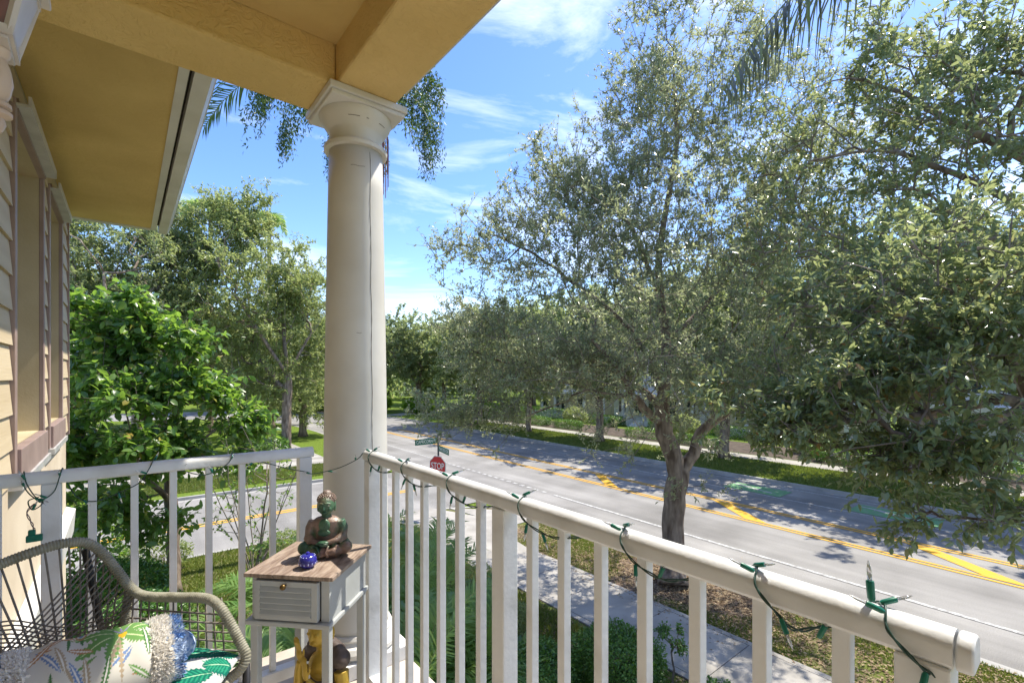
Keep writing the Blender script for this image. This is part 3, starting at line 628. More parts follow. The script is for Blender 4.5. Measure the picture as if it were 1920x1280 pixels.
# railings
def caprofile(c):
    pr = [(c - .021, RZ - .044), (c + .021, RZ - .044), (c + .025, RZ - .038), (c + .025, RZ - .020)]
    for k in range(1, 8): a = pi * k / 8; pr.append((c + .025 * cos(a), RZ - .020 + .020 * sin(a)))
    return pr + [(c - .025, RZ - .020), (c - .025, RZ - .038)]
RZ = CAMZ - .328
fr = thing('balcony_railing', 'white front balcony railing running along the street side to a rounded end', 'railing', (0, 0, 0))
MB().extr(caprofile(.832), .116, 2.035).build('cap_rail', M['railpaint'], fr, True, angle=30)
MB().extr([(h if h != .832 else h, z) for h, z in caprofile(.832)], .096, .1135).build('rail_end_cap', M['railpaint'], fr, True, angle=40, bevel=.003)
MB().box((.807, .12, FZ + .06), (.857, 2.02, FZ + .11)).build('bottom_rail', M['railpaint'], fr, bevel=.004)
b0 = MB().box((-.0118, -.0118, FZ + .1105), (.0118, .0118, RZ - .0445)).build('baluster', M['railpaint'], fr, bevel=.002)
b0.location = (.832, 1.988 - .1165, 0)
for k in range(2, 17):
    if k == 8: continue
    if 1.988 - .1165 * k < .16: continue
    c = copyo(b0, fr); c.location = (.832, 1.988 - .1165 * k, 0)
for yy, hw in ((1.990, .026), (1.990 - .1165 * 8, .027), (.146, .029)):
    MB().box((.806, yy - hw, FZ), (.858, yy + hw, RZ - .0443)).build('post', M['railpaint'], fr, bevel=.003)
sr = thing('balcony_railing', 'white side balcony railing from the siding wall to the round column', 'railing', (0, 0, 0))
MB().extr(caprofile(2.28), -.45, .668, 'X').build('cap_rail', M['railpaint'], sr, True, angle=30)
MB().box((-.44, 2.255, FZ + .06), (.60, 2.305, FZ + .11)).build('bottom_rail', M['railpaint'], sr, bevel=.004)
sb = None
for k in range(1, 9):
    x = .619 - .1185 * k
    if x < -.44: continue
    c = copyo(b0, sr); c.location = (x, 2.28, 0)
for x, hw in ((.632, .027), (.632 - .1185 * 7, .025)): MB().box((x - hw, 2.254, FZ), (x + hw, 2.306, RZ - .0443)).build('post', M['railpaint'], sr, bevel=.003)

# ------------------------------------------------------------------ string lights
M['bulb'] = mat('clear_bulb', (.85, .86, .88), rough=.08, spec=.9)
bt = M['bulb'].node_tree.nodes['Principled BSDF']; bt.inputs['Transmission Weight'].default_value = .85; bt.inputs['IOR'].default_value = 1.35
sl = thing('string_lights', 'green wired string of clear mini bulbs wrapped round both railings', 'string lights')
def wire(pts, name='wire', m=None, two=True, r=.0015):
    sp = spline(pts, 8); mb = MB()
    for ph in ((0, pi) if two else (0,)):
        q = []
        for i, p in enumerate(sp):
            a = i * .55 + ph; q.append(p + np.array([cos(a), .5 * cos(a), sin(a)]) * (.0020 if two else 0))
        mb.tube(q, r, 5)
    mb.build(name, m or M['wire'], sl, True); return sp
def bulb(p, d, s=.85):
    d = Vector(d).normalized(); Mx = d.to_track_quat('Z', 'Y').to_matrix()
    so = MB().lathe([(.0028*s, 0), (.0045*s, .004*s), (.0048*s, .024*s), (.0043*s, .026*s)], p, 10, Mx).build('light_socket', M['socket'], sl, True, angle=40)
    q = Vector(p) + d * .0265 * s
    MB().lathe([(.0026*s, 0), (.0030*s, .012*s), (.0022*s, .018*s), (.0008*s, .024*s), (.0002, .025*s)], q, 8, Mx).build('bulb', M['bulb'], so, True)
pts = []; ys = [1.97, 1.66, 1.335, .975, .64, .365, .19]
for i, y0_ in enumerate(ys):
    y1_ = ys[i+1] if i + 1 < len(ys) else .02; g_ = y0_ - y1_
    pts += [(.855, y0_ + .020, RZ - .010), (.832, y0_, RZ + .003), (.803, y0_ - .010, RZ - .018), (.801, y0_ - .045, RZ - .050), (.810, y0_ - g_ * .38, RZ - .068)]
    if i < len(ys) - 1: pts += [(.84, y0_ - g_ * .52, RZ - .064), (.862, y0_ - g_ * .8, RZ - .04)]
    else: pts += [(.79, .07, RZ - .14), (.78, .04, RZ - .25), (.78, .02, RZ - .4)]
wire(pts)
r_ = np.random.default_rng(11)
for y0_ in ys:
    bulb((.834, y0_ + .006, RZ + .004), (.5 * r_.normal() + .2, -.7, .25 + .2 * r_.random()))
    bulb((.812, y0_ - .004, RZ + .002), (-.3, .9 + .2 * r_.normal(), .3))
    bulb((.800, y0_ - .050, RZ - .054), (-.25, .35 * r_.normal(), -.9))
    bulb((.808, y0_ - .10, RZ - .066), (.1, -.3, .8 if r_.random() < .4 else -.8))
bulb((.83, .205, RZ + .004), (.1, .1, 1), 1.1)
# side rail strand
Z0 = RZ
side_pts = [(.802, 2.02, Z0 - .012), (.79, 2.05, Z0 - .04), (.745, 2.14, Z0 - .085), (.70, 2.215, Z0 - .11), (.655, 2.245, Z0 - .118), (.628, 2.243, Z0 - .105), (.56, 2.25, Z0 - .085), (.47, 2.258, Z0 - .05), (.40, 2.27, Z0 - .035), (.36, 2.30, Z0 - .02), (.345, 2.28, Z0 + .004), (.335, 2.243, Z0 - .02), (.30, 2.24, Z0 - .05), (.24, 2.255, Z0 - .07), (.17, 2.27, Z0 - .045), (.10, 2.30, Z0 - .02), (.085, 2.28, Z0 + .004), (.07, 2.24, Z0 - .02), (.04, 2.24, Z0 - .07), (-.02, 2.25, Z0 - .10), (-.08, 2.25, Z0 - .12), (-.13, 2.255, Z0 - .10), (-.165, 2.285, Z0 - .03), (-.17, 2.28, Z0 + .004), (-.175, 2.242, Z0 - .02), (-.19, 2.24, Z0 - .07), (-.225, 2.24, Z0 - .09), (-.26, 2.26, Z0 - .05), (-.265, 2.28, Z0 + .004), (-.255, 2.243, Z0 - .03), (-.235, 2.238, Z0 - .075), (-.215, 2.238, Z0 - .10), (-.24, 2.238, Z0 - .12), (-.25, 2.24, Z0 - .09), (-.225, 2.238, Z0 - .08)]
sp = wire(side_pts, two=False, r=.0019)
for k in range(9, len(sp), 13):
    p = sp[k]; bulb(tuple(p), (.6 * r_.normal(), -.4, .7 * r_.normal()), .8)
wire([(-.235, 2.236, Z0 - .10), (-.252, 2.232, Z0 - .125), (-.242, 2.232, Z0 - .16), (-.235, 2.232, Z0 - .185)], 'plug_lead', M['wire_purple'], True, .0014)
MB().box((-.255, 2.224, Z0 - .225), (-.215, 2.242, Z0 - .203)).box((-.250, 2.226, Z0 - .204), (-.232, 2.240, Z0 - .185)).build('plug', M['socket'], sl, bevel=.003)

# ------------------------------------------------------------------ side table
M['tgrey'] = mat('table_grey_paint', (.37, .39, .39), (.45, .47, .47), rough=.45, scale=4, bump=.05, bscale=40)
M['twood'] = mat('weathered_wood', (.17, .115, .085), (.38, .30, .24), rough=.6, scale=6, bump=.3, bscale=20, stretch=(7, 1.2, 1), detail=10, dist=1.2)
TZ = CAMZ - .70
fl = P(456, 1074, 1.685); frr = P(624, 1083, 1.645); br = P(696, 1020, 1.97)
tx = (frr - fl)[:2]; TW = float(np.linalg.norm(tx)); TD = float(np.linalg.norm((br - frr)[:2])); trot = math.atan2(tx[1], tx[0])
tb = thing('side_table', 'small grey side table with weathered wooden top and one louvred drawer', 'table', (fl[0], fl[1], FZ), trot)
H = TZ - FZ
for k in range(3):
    a, b = TW * k / 3, TW * (k + 1) / 3
    MB().box((a + .0006, 0, H - .014), (b - .0006, TD, H + (.0006 if k % 2 else 0))).build('top_board', M['twood'], tb, bevel=.0015)
ix0, ix1, iy0, iy1 = .022, TW - .022, .018, TD - .01
MB().box((ix0, iy0 + .012, H - .165), (ix1, iy1, H - .0145)).build('body', M['tgrey'], tb, bevel=.002)
MB().box((ix0, iy0, H - .165), (ix0 + .018, iy0 + .0118, H - .0145)).build('face_frame', M['tgrey'], tb, bevel=.001); MB().box((ix1 - .03, iy0, H - .165), (ix1, iy0 + .0118, H - .0145)).build('face_frame', M['tgrey'], tb, bevel=.001)
MB().box((ix0 + .019, iy0 + .005, H - .163), (ix1 - .031, iy0 + .0119, H - .0165)).build('drawer_gap', M['dark'], tb)
dr = MB().box((ix0 + .021, iy0 - .014, H - .158), (ix1 - .035, iy0 + .004, H - .022)).build('drawer', M['tgrey'], tb, bevel=.002)
da, db = ix0 + .021, ix1 - .035
MB().box((da, iy0 - .019, H - .158), (da + .022, iy0 - .0141, H - .022)).box((db - .022, iy0 - .019, H - .158), (db, iy0 - .0141, H - .022)).box((da + .0221, iy0 - .019, H - .158), (db - .0221, iy0 - .0141, H - .143)).box((da + .0221, iy0 - .019, H - .040), (db - .0221, iy0 - .0141, H - .022)).build('drawer_frame', M['tgrey'], dr, bevel=.001)
for k in range(5):
    z = H - .143 + k * .0206
    MB().extr([(iy0 - .0142, z + .003), (iy0 - .024, z + .003), (iy0 - .024, z + .006), (iy0 - .0150, z + .0195), (iy0 - .0142, z + .0195)], da + .0222, db - .0222, 'X').build('slat', M['tgrey'], dr)
M['knob'] = mat('brass_knob', (.10, .06, .02), (.20, .13, .04), rough=.3, metal=.7, scale=30)
MB().lathe([(.004, 0), (.004, .008), (.0095, .012), (.0105, .018), (.007, .023), (.001, .024)], ((da + db) / 2, iy0 - .019, H - .034), 16, Matrix.Rotation(radians(90), 3, 'X')).build('knob', M['knob'], dr, True)
MB().box((ix0 - .018, iy0 - .018, H - .183), (ix1 + .010, iy1 + .006, H - .1655)).build('ledge', M['tgrey'], tb, bevel=.004)
for xx, yy in ((ix0 - .004, iy0 - .006), (ix1 - .026, iy0 - .006), (ix0 - .004, iy1 - .03), (ix1 - .026, iy1 - .03)):
    MB().box((xx, yy, 0), (xx + .028, yy + .028, H - .1835)).build('leg', M['tgrey'], tb, bevel=.003)

# ------------------------------------------------------------------ statues
def statue_mat(name, a, b, c_, rough=.4, metal=0):
    m = mat(name, a, b, rough=rough, scale=16, lo=.42, hi=.56, bump=.4, bscale=60, detail=8, metal=metal); t = m.node_tree; n = t.nodes; l = t.links
    bs = n['Principled BSDF']; r0 = [q for q in n if q.type == 'VALTORGB'][0]; c = n.new('ShaderNodeTexCoord'); z = n.new('ShaderNodeTexNoise'); z.inputs['Scale'].default_value = 9; z.inputs['Detail'].default_value = 5
    r = n.new('ShaderNodeValToRGB'); r.color_ramp.elements[0].position = .5; r.color_ramp.elements[1].position = .58; mm = n.new('ShaderNodeMix'); mm.data_type = 'RGBA'; mm.inputs['B'].default_value = (*c_, 1)
    l.new(c.outputs['Object'], z.inputs[0]); l.new(z.outputs[0], r.inputs[0]); l.new(r.outputs[0], mm.inputs['Factor']); l.new(r0.outputs[0], mm.inputs['A']); l.new(mm.outputs['Result'], bs.inputs['Base Color']); return m
M['bronze'] = statue_mat('verdigris_brown', (.03, .09, .05), (.08, .16, .09), (.20, .13, .10))
M['robe'] = statue_mat('robe_brown', (.15, .10, .08), (.26, .18, .14), (.05, .12, .07))
M['hair'] = statue_mat('hair_brown', (.09, .06, .05), (.20, .14, .11), (.28, .22, .18))
M['gold'] = mat('gold_paint', (.38, .25, .03), (.54, .37, .06), rough=.32, scale=12, metal=.25)
M['cloak'] = mat('dark_cloak', (.05, .035, .03), (.13, .10, .09), rough=.5, scale=14, bump=.3, bscale=40)
def remesh(o, vs, sm=4):
    r = o.modifiers.new('remesh', 'REMESH'); r.mode = 'VOXEL'; r.voxel_size = vs; r.use_smooth_shade = True
    s = o.modifiers.new('smooth', 'SMOOTH'); s.iterations = sm; s.factor = .5
def rot(ax, d): return Matrix.Rotation(radians(d), 3, ax)
bp_ = P(612, 1037, 1.86)
bd = thing('statue', 'small green and brown seated meditating buddha statue on the side table', 'statue', (bp_[0], bp_[1], TZ + .0008), trot + radians(14))
bd.scale = (1.0, 1.0, 1.0)
# local frame: faces -Y, x to its left-right, height .245
m = MB(); m.ell((0, 0, .022), (.070, .048, .024)); m.box((-.056, -.040, .001), (.056, .040, .016))
for s in (-1, 1):
    m.tube([(s*.030, .018, .045), (s*.062, .002, .036), (s*.076, -.018, .030)], [.032, .030, .027], 12); m.ell((s*.074, -.018, .034), (.028, .028, .026))
    m.tube([(s*.074, -.022, .028), (s*.035, -.046, .026), (-s*.015, -.052, .022)], [.019, .016, .010], 10)
    m.tube([(s*.030, -.030, .050), (s*.045, -.036, .040), (s*.055, -.035, .022)], [.010, .012, .010], 8)
m.ell((0, -.048, .030), (.03, .012, .016)); m.ell((-.012, -.057, .014), (.018, .008, .006)); m.ell((.014, -.056, .020), (.018, .008, .006))
o = m.build('legs', M['bronze'], bd, True); remesh(o, .0028)
m = MB(); m.lathe([(.046, .03), (.045, .06), (.044, .09), (.050, .12), (.050, .14), (.036, .152), (.018, .158), (.014, .175)], (0, 0, 0), 24)
for v in range(len(m.v)): x, y_, z = m.v[v]; m.v[v] = (x, y_ * .62 + .004, z)
for s in (-1, 1):
    m.tube([(s*.046, .004, .137), (s*.058, .006, .110), (s*.058, -.004, .082)], [.018, .017, .016], 12)
    m.tube([(s*.058, -.004, .082), (s*.040, -.030, .068), (s*.010, -.042, .062)], [.015, .012, .009], 12)
    m.tube([(s*.056, .0, .10), (s*.062, -.008, .07), (s*.050, -.022, .052)], [.014, .015, .010], 10)
o = m.build('robe', M['robe'], bd, True); remesh(o, .0028, 3); o.scale = (1.08, 1.08, .95)
m = MB(); m.ell((0, -.027, .128), (.020, .008, .028)); m.ell((0, -.031, .100), (.022, .006, .014)); m.ell((0, -.044, .066), (.020, .012, .007))
for k in range(4): m.tube([(-.022 + .003*k, -.050, .064 - .002*k), (.0, -.055, .062 - .002*k), (.018, -.052, .062 - .002*k)], .0023, 6)
m.box((-.014, -.036, .02), (.014, -.028, .06)); m.tube([(-.02, -.05, .055), (-.012, -.054, .03), (-.02, -.055, .012)], .004, 6); m.tube([(.02, -.05, .055), (.010, -.054, .03), (.02, -.055, .012)], .004, 6)
o = m.build('chest_and_hands', M['bronze'], bd, True); o.scale = (1.08, 1.14, .95)
m = MB(); m.tube([(0, .004, .150), (0, .0, .178)], [.017, .014], 14); m.ell((0, -.004, .200), (.0265, .029, .034), nu=24, nv=16); m.ell((0, -.016, .183), (.017, .014, .013), nu=20, nv=12)
m.tube([(0, -.030, .205), (0, -.034, .196), (0, -.0355, .190)], [.0028, .0038, .0052], 8); m.ell((0, -.030, .1815), (.0085, .004, .0022)); m.ell((0, -.0295, .1785), (.0075, .004, .0022))
for s in (-1, 1):
    m.ell((s*.0105, -.0285, .2015), (.0068, .004, .0030)); m.tube([(s*.003, -.0325, .209), (s*.011, -.031, .2115), (s*.019, -.025, .207)], .0014, 6)
    m.ell((s*.0265, .002, .194), (.0035, .007, .018)); m.ell((s*.014, -.024, .190), (.008, .006, .008))
o = m.build('head', M['bronze'], bd, True); remesh(o, .0014, 2); o.scale = (1.2, 1.2, 1.2); o.location = (0, 0, -.045)
m = MB(); m.ell((0, .004, .214), (.0285, .029, .024), nu=24, nv=14); m.ell((0, .006, .236), (.014, .014, .010))
for k in range(110):
    th = math.acos(1 - k / 110 * 1.05); ph = k * 2.39996
    x, y_, z = sin(th) * cos(ph), sin(th) * sin(ph), cos(th)
    if y_ < -.55 and z < .42: continue
    m.ell((x * .0285, .004 + y_ * .029, .214 + z * .024), (.0030, .0030, .0030), nu=6, nv=4)
for k in range(14): a = 2.4 * k; m.ell((.011 * cos(a) * (k / 14) ** .5, .006 + .011 * sin(a) * (k / 14) ** .5, .244 - .006 * k / 14), (.003, .003, .003), nu=6, nv=4)
o = m.build('hair', M['hair'], bd, True); o.scale = (1.2, 1.2, 1.2); o.location = (0, 0, -.045)
# blue ceramic trinket
M['blue'] = mat('cobalt_glaze', (.02, .02, .22), (.035, .03, .32), rough=.12, scale=20, coat=.6)
M['dot'] = mat('glaze_dot', (.42, .46, .75), rough=.2)
tp = P(577, 1047, 1.735)
tk = thing('trinket_box', 'round cobalt blue glazed trinket box with pale dots beside the buddha', 'trinket box', (tp[0], tp[1], TZ + .0008))
m = MB().lathe([(.012, 0), (.020, .002), (.028, .010), (.0315, .020), (.031, .0245), (.030, .025)], (0, 0, 0), 28); m.build('bowl', M['blue'], tk, True, angle=40)
ld = MB().lathe([(.0312, .026), (.0312, .030), (.028, .039), (.020, .046), (.010, .049), (.006, .0495), (.007, .054), (.003, .057), (.0005, .0572)], (0, 0, 0), 28).build('lid', M['blue'], tk, True, angle=40)
for k in range(14):
    a = 2 * pi * k / 14; MB().ell((.0305 * cos(a), .0305 * sin(a), .018), (.0022, .0022, .0045), nu=8, nv=6).build('painted_dot', M['dot'], tk, True)
    MB().ell((.0245 * cos(a + .2), .0245 * sin(a + .2), .0425), (.0024, .0024, .0014), nu=8, nv=6).build('painted_dot', M['dot'], ld, True)
# gold statue below the table
gp = P(606, 1300, 1.93); 
gs = thing('statue', 'gold and dark kneeling buddha statue with raised hands on the floor under the side table', 'statue', (gp[0], gp[1], FZ + .001), trot + radians(-14)); gs.scale = (1.12, 1.12, 1.2)
m = MB(); m.ell((0, .02, .045), (.115, .085, .05)); m.ell((-.055, -.045, .055), (.055, .065, .05)); m.ell((.055, -.03, .045), (.06, .06, .045)); m.ell((0, .015, .15), (.062, .048, .11)); m.ell((-.07, -.03, .10), (.028, .034, .05), rot('X', 20))
m.tube([(-.065, .01, .235), (0, .02, .25), (.065, .01, .235)], [.03, .034, .03], 12); m.ell((.080, .0, .225), (.033, .034, .032)); m.ell((-.070, .005, .215), (.024, .028, .028)); m.tube([(-.09, -.03, .10), (-.04, -.07, .06), (.06, -.08, .03), (.1, -.05, .02)], [.02, .022, .02, .015], 10)
o = m.build('cloak', M['cloak'], gs, True); remesh(o, .005, 2)
m = MB(); m.ell((0, -.015, .195), (.045, .035, .05)); m.tube([(0, 0, .23), (0, -.01, .275)], [.022, .019], 12); m.ell((0, -.015, .31), (.040, .043, .050), nu=24, nv=16); m.ell((0, -.036, .286), (.023, .018, .017)); m.tube([(0, -.056, .318), (0, -.062, .302), (0, -.063, .298)], [.004, .006, .008], 8)
m.ell((0, -.055, .285), (.012, .006, .004)); m.ell((.043, 0, .305), (.006, .010, .024)); m.ell((-.043, 0, .305), (.006, .010, .024)); m.ell((0, .01, .365), (.018, .018, .016))
for s in (-1, 1): m.ell((s*.016, -.052, .315), (.010, .006, .005)); 
m.tube([(.085, -.005, .19), (.095, -.01, .14), (.088, -.03, .115)], [.026, .024, .023], 14); m.tube([(-.08, -.005, .18), (-.075, -.04, .12), (-.06, -.07, .11)], [.024, .022, .020], 12); 
fig = m; m = MB()
m.tube([(.088, -.035, .080), (.03, -.085, .105), (-.005, -.10, .14)], [.022, .017, .012], 14)
m.tube([(-.06, -.085, .075), (-.045, -.095, .17), (-.035, -.10, .20)], [.019, .014, .011], 12)
m.ell((-.008, -.103, .165), (.013, .008, .022), rot('Y', -10)); m.ell((-.034, -.103, .222), (.013, .008, .022), rot('Y', -15))
for k in range(4):
    x = -.016 + .006 * k; m.tube([(x, -.104, .18), (x - .004, -.108, .205), (x - .006, -.104, .222 - .004 * abs(k - 1.5))], [.0036, .0034, .0028], 7)
    x = -.044 + .006 * k; m.tube([(x, -.104, .238), (x - .006, -.108, .262), (x - .012, -.104, .28 - .004 * abs(k - 1.5))], [.0036, .0034, .0028], 7)
m.tube([(.004, -.10, .165), (.012, -.104, .18), (.012, -.104, .192)], [.004, .004, .003], 7); m.tube([(-.022, -.10, .215), (-.014, -.104, .23), (-.014, -.104, .245)], [.004, .004, .003], 7)
o = m.build('hands', M['gold'], gs, True); remesh(o, .0022, 2); o.location = (.012, .014, .042); m = fig
o = m.build('figure', M['gold'], gs, True); remesh(o, .0026, 2)

# ------------------------------------------------------------------ rope chair with cushions
M['rope'] = mat('rope_wrap', (.19, .18, .13), (.28, .27, .21), rough=.7, scale=30, bump=.3, bscale=90)
M['rope_dark'] = mat('rope_cord', (.13, .112, .095), (.21, .185, .155), rough=.7, scale=30)
M['blackmetal'] = mat('black_metal', (.015, .015, .017), rough=.4)
A0 = P(-110, 1100, 1.22)
ch = thing('rope_chair', 'olive rope woven garden chair with rope wrapped tube frame in the balcony corner', 'chair', (A0[0], A0[1], FZ))
cb = np.array([A0[0], A0[1], FZ]); Q = lambda px, py, d: P(px, py, d) - cb
def wrapped(name, pts, r=.0140, pitch=.0068):
    sp = np.array(spline(pts, 10)); seg = np.linalg.norm(np.diff(sp, axis=0), axis=1); s = np.r_[0, seg.cumsum()]; n = int(s[-1] / pitch * 5)
    ss = np.linspace(0, s[-1], n); q = [np.array([np.interp(t, s, sp[:, k]) for k in range(3)]) for t in ss]
    core = MB().tube(q, [r * (1 - .09 * (.5 + .5 * cos(2 * pi * t / pitch)) ** 3 * 1.9) for t in ss], 10); return core.build(name, M['rope'], ch, True)
topf = [Q(-110, 1105, 1.20), Q(-50, 1083, 1.24), Q(0, 1058, 1.28), Q(60, 1035, 1.32), Q(115, 1019, 1.37), Q(158, 1016, 1.41), Q(190, 1034, 1.43), Q(220, 1070, 1.44), Q(248, 1104, 1.44), Q(275, 1117, 1.43), Q(330, 1119, 1.40), Q(385, 1121, 1.37), Q(410, 1135, 1.355), Q(430, 1165, 1.35), Q(450, 1203, 1.345), Q(461, 1228, 1.34), Q(452, 1252, 1.33), Q(425, 1275, 1.32), Q(390, 1300, 1.30)]
wrapped('back_and_arm_frame', topf)
wrapped('arm_support', [Q(245, 1106, 1.445), Q(238, 1140, 1.44), Q(234, 1180, 1.44), Q(236, 1230, 1.44)], .013)
wrapped('seat_frame', [Q(236, 1232, 1.44), Q(330, 1262, 1.38), Q(425, 1275, 1.32), Q(300, 1380, 1.2), Q(100, 1420, 1.1), Q(-60, 1340, 1.15), Q(100, 1275, 1.34), Q(236, 1232, 1.44)], .015)
MB().tube([Q(160, 1030, 1.425), Q(178, 1120, 1.46), Q(200, 1230, 1.50), Q(206, 1330, 1.52)], .010, 10).build('leg', M['blackmetal'], ch, True)
def fl_(px, py, d): q = Q(px, py, d); return q
for a in ((462, 1235, 1.345, 470, 1300), (-90, 1180, 1.2, -80, 1400)):
    q0 = Q(a[0], a[1], a[2]); q1 = np.array([q0[0], q0[1], 0.0]); MB().tube([q0, q1], .010, 10).build('leg', M['blackmetal'], ch, True)
q0 = Q(300, 1290, 1.2); MB().tube([q0, (q0[0], q0[1], 0)], .010, 10).build('leg', M['blackmetal'], ch, True)
fr_sp = np.array(spline(topf, 10)); nf = len(fr_sp)
lower = np.array(spline([Q(-60, 1340, 1.15), Q(20, 1300, 1.25), Q(100, 1270, 1.34), Q(170, 1250, 1.40), Q(236, 1232, 1.44)], 10))
mbk = MB()
for k in range(17):
    t = k / 16; a = fr_sp[int(2 + t * 74)]; b = lower[int(1 + min(1, t * .62 + .28) * (len(lower) - 2))]; mid = (a + b) / 2 + np.array([0, .02, -.01])
    MB().tube(spline([a, mid, b], 4), .0027, 6).build('back_cord', M['rope_dark'], ch, True)
for k in range(14):                                          # crossing cords fanning from the corner
    t = k / 13; a = fr_sp[int(58 + t * 30)]; b = lower[int((.02 + .55 * t) * (len(lower) - 1))] + np.array([0, 0, .03 + .05 * (1 - t)])
    MB().tube(spline([a, (a + b) / 2 + np.array([0, .012, -.02]), b], 4), .0024, 6).build('cross_cord', M['rope_dark'], ch, True)
for k in range(11):
    y_ = 1165 + k * 8.2; MB().tube(spline([Q(-100, y_ + 25 - 3*k, 1.2), Q(20, y_ - 2, 1.33), Q(120, y_ + 10, 1.40), Q(234, 1150 + k * 8, 1.44)], 5), .0023, 6).build('cross_cord', M['rope_dark'], ch, True)
for k in range(12):                                          # arm panel verticals
    px = 250 + k * 15; top_ = Q(px, 1120, 1.43 - .006 * k); MB().tube([top_, Q(px + (k - 5) * 1.2, 1262 - (k < 3) * 18, 1.425 - .006 * k)], .0026, 6).build('arm_cord', M['rope_dark'], ch, True)
for k in range(6):
    MB().tube([Q(237, 1140 + k * 17, 1.44), Q(424 + min(k, 4) * 9, 1152 + k * 17, 1.35)], .0026, 6).build('arm_cord', M['rope_dark'], ch, True)
# seat cushion + printed bolster
def vcmat(name, rough=.85):
    m = bpy.data.materials.new(name); m.use_nodes = True; t = m.node_tree; n = t.nodes; b = n['Principled BSDF']; b.inputs['Roughness'].default_value = rough; b.inputs['Specular IOR Level'].default_value = .2
    a = n.new('ShaderNodeAttribute'); a.attribute_name = 'print'; t.links.new(a.outputs['Color'], b.inputs['Base Color'])
    z = n.new('ShaderNodeTexNoise'); z.inputs['Scale'].default_value = 350; bp = n.new('ShaderNodeBump'); bp.inputs['Strength'].default_value = .25; bp.inputs['Distance'].default_value = .001
    c = n.new('ShaderNodeTexCoord'); t.links.new(c.outputs['Object'], z.inputs[0]); t.links.new(z.outputs[0], bp.inputs['Height']); t.links.new(bp.outputs[0], b.inputs['Normal']); return m
def paint(U, Vv, base, ops):
    C = np.tile(np.array(base, float), (len(U), 1))
    for f_, c in ops: k = f_(U, Vv); C[k] = c
    return C
def leafshape(cx, cy, ang, ln, wd, serr=0, curve=0):
    ca, sa_ = cos(ang), sin(ang)
    def f_(U, Vv):
        x = (U - cx) * ca + (Vv - cy) * sa_; y_ = -(U - cx) * sa_ + (Vv - cy) * ca; t = x / ln; y_ = y_ - curve * np.clip(t, 0, 1) ** 2
        w_ = wd * np.sin(pi * np.clip(t, 0, 1)) ** .7 * (1 + serr * np.sin(t * 60)); return (t > 0) & (t < 1) & (np.abs(y_) < w_)
    return f_
def clothgrid(name, fn, nu, nv, colors, m, parent, closed=False):
    u, v = np.meshgrid(np.linspace(0, 1, nu), np.linspace(0, 1, nv), indexing='ij'); U = u.ravel(); Vv = v.ravel(); Pn = fn(U, Vv)
    i, j = np.meshgrid(np.arange(nu - 1), np.arange(nv - 1), indexing='ij'); a = (i * nv + j).ravel(); Fc = np.stack([a, a + nv, a + nv + 1, a + 1], 1)
    me = npmesh(name, Pn, Fc, m, True); ca = me.color_attributes.new('print', 'FLOAT_COLOR', 'POINT')
    ca.data.foreach_set('color', np.c_[colors(U, Vv), np.ones(len(U))].astype(np.float32).ravel()); return obj(name, me, parent)
M['print'] = vcmat('printed_cloth'); 
GR1, GR2, OR, BL, TN, PU = (.12, .25, .07), (.06, .15, .05), (.36, .19, .09), (.13, .20, .36), (.34, .27, .18), (.23, .19, .36)
def ops1():
    o_ = []
    for a, ln in ((.3, .22), (.9, .20), (1.55, .20), (2.2, .22), (2.9, .26), (3.5, .26), (4.2, .20), (5.6, .18)):
        o_.append((leafshape(.70, .52, a, ln * 1.35, .055, .22, .03), GR1)); o_.append((leafshape(.70, .52, a, ln * 1.25, .005, 0, .03), (.55, .62, .35)))
    for a in (.9, 1.6, 2.3): o_.append((leafshape(.70, .52, a, .10, .008), PU))
    for k in range(26): o_.append((leafshape((k * .381) % 1, (k * .173 + .03) % 1, k * 1.9, .10 + .05 * (k % 3), .012, .3, .02), (GR1, TN, BL, OR, GR2)[k % 5]))
    for x, y_ in ((.69, .50), (.72, .51), (.705, .485)): o_.append((lambda U, V_, x=x, y_=y_: (U - x) ** 2 + (V_ - y_) ** 2 < .0003, (.75, .36, .02)))
    for a, c in ((4.4, TN), (4.75, TN)): o_.append((leafshape(.68, .48, a, .36, .014, .6), c))
    for cx, cy, a, ln, c in ((.15, .75, .5, .34, OR), (.18, .72, .35, .30, OR), (.12, .65, .7, .22, GR1), (.35, .88, .1, .38, BL), (.30, .83, -.2, .22, BL), (.42, .90, -.5, .12, BL), (.38, .55, 1.9, .28, TN), (.30, .30, 2.1, .30, BL), (.33, .28, 1.8, .26, TN), (.45, .12, 1.9, .26, BL), (.47, .10, 1.6, .28, TN), (.55, .05, 1.3, .3, GR2), (.50, .4, 2.7, .18, OR), (.88, .25, 1.6, .3, GR2), (.85, .7, -.9, .2, BL), (.9, .05, 2.2, .25, GR1), (.22, .55, .9, .22, OR), (.08, .4, .9, .3, OR)):
        o_.append((leafshape(cx, cy, a, ln, .022, .3, .02), c)); o_.append((leafshape(cx, cy, a, ln * .95, .006, 0, .02), (.62, .60, .54)))
    for cx, cy in ((.42, .66), (.33, .70)):
        o_.append((lambda U, V_, cx=cx, cy=cy: (abs(((U - cx) / .035) ** 2 + ((V_ - cy) / .09) ** 2 - 1) < .3), OR)); o_.append((lambda U, V_, cx=cx, cy=cy: (((U - cx) / .014) ** 2 + ((V_ - cy) / .05) ** 2 < 1), BL))
    return o_
pL = P(20, 1300, 1.12); pR = P(300, 1222, 1.31); pm = (pL + pR) / 2; ax = pR - pL; plen = float(np.linalg.norm(ax)); ax = ax / plen
cu = thing('lumbar_cushion', 'long white cushion printed with green palm trees and edged with cream fringe', 'cushion', tuple(pm)); 
upv = np.array([0, 0, 1.]); sv = np.cross(ax, upv); sv /= np.linalg.norm(sv); up2 = np.cross(sv, ax)       # sv points towards the viewer side
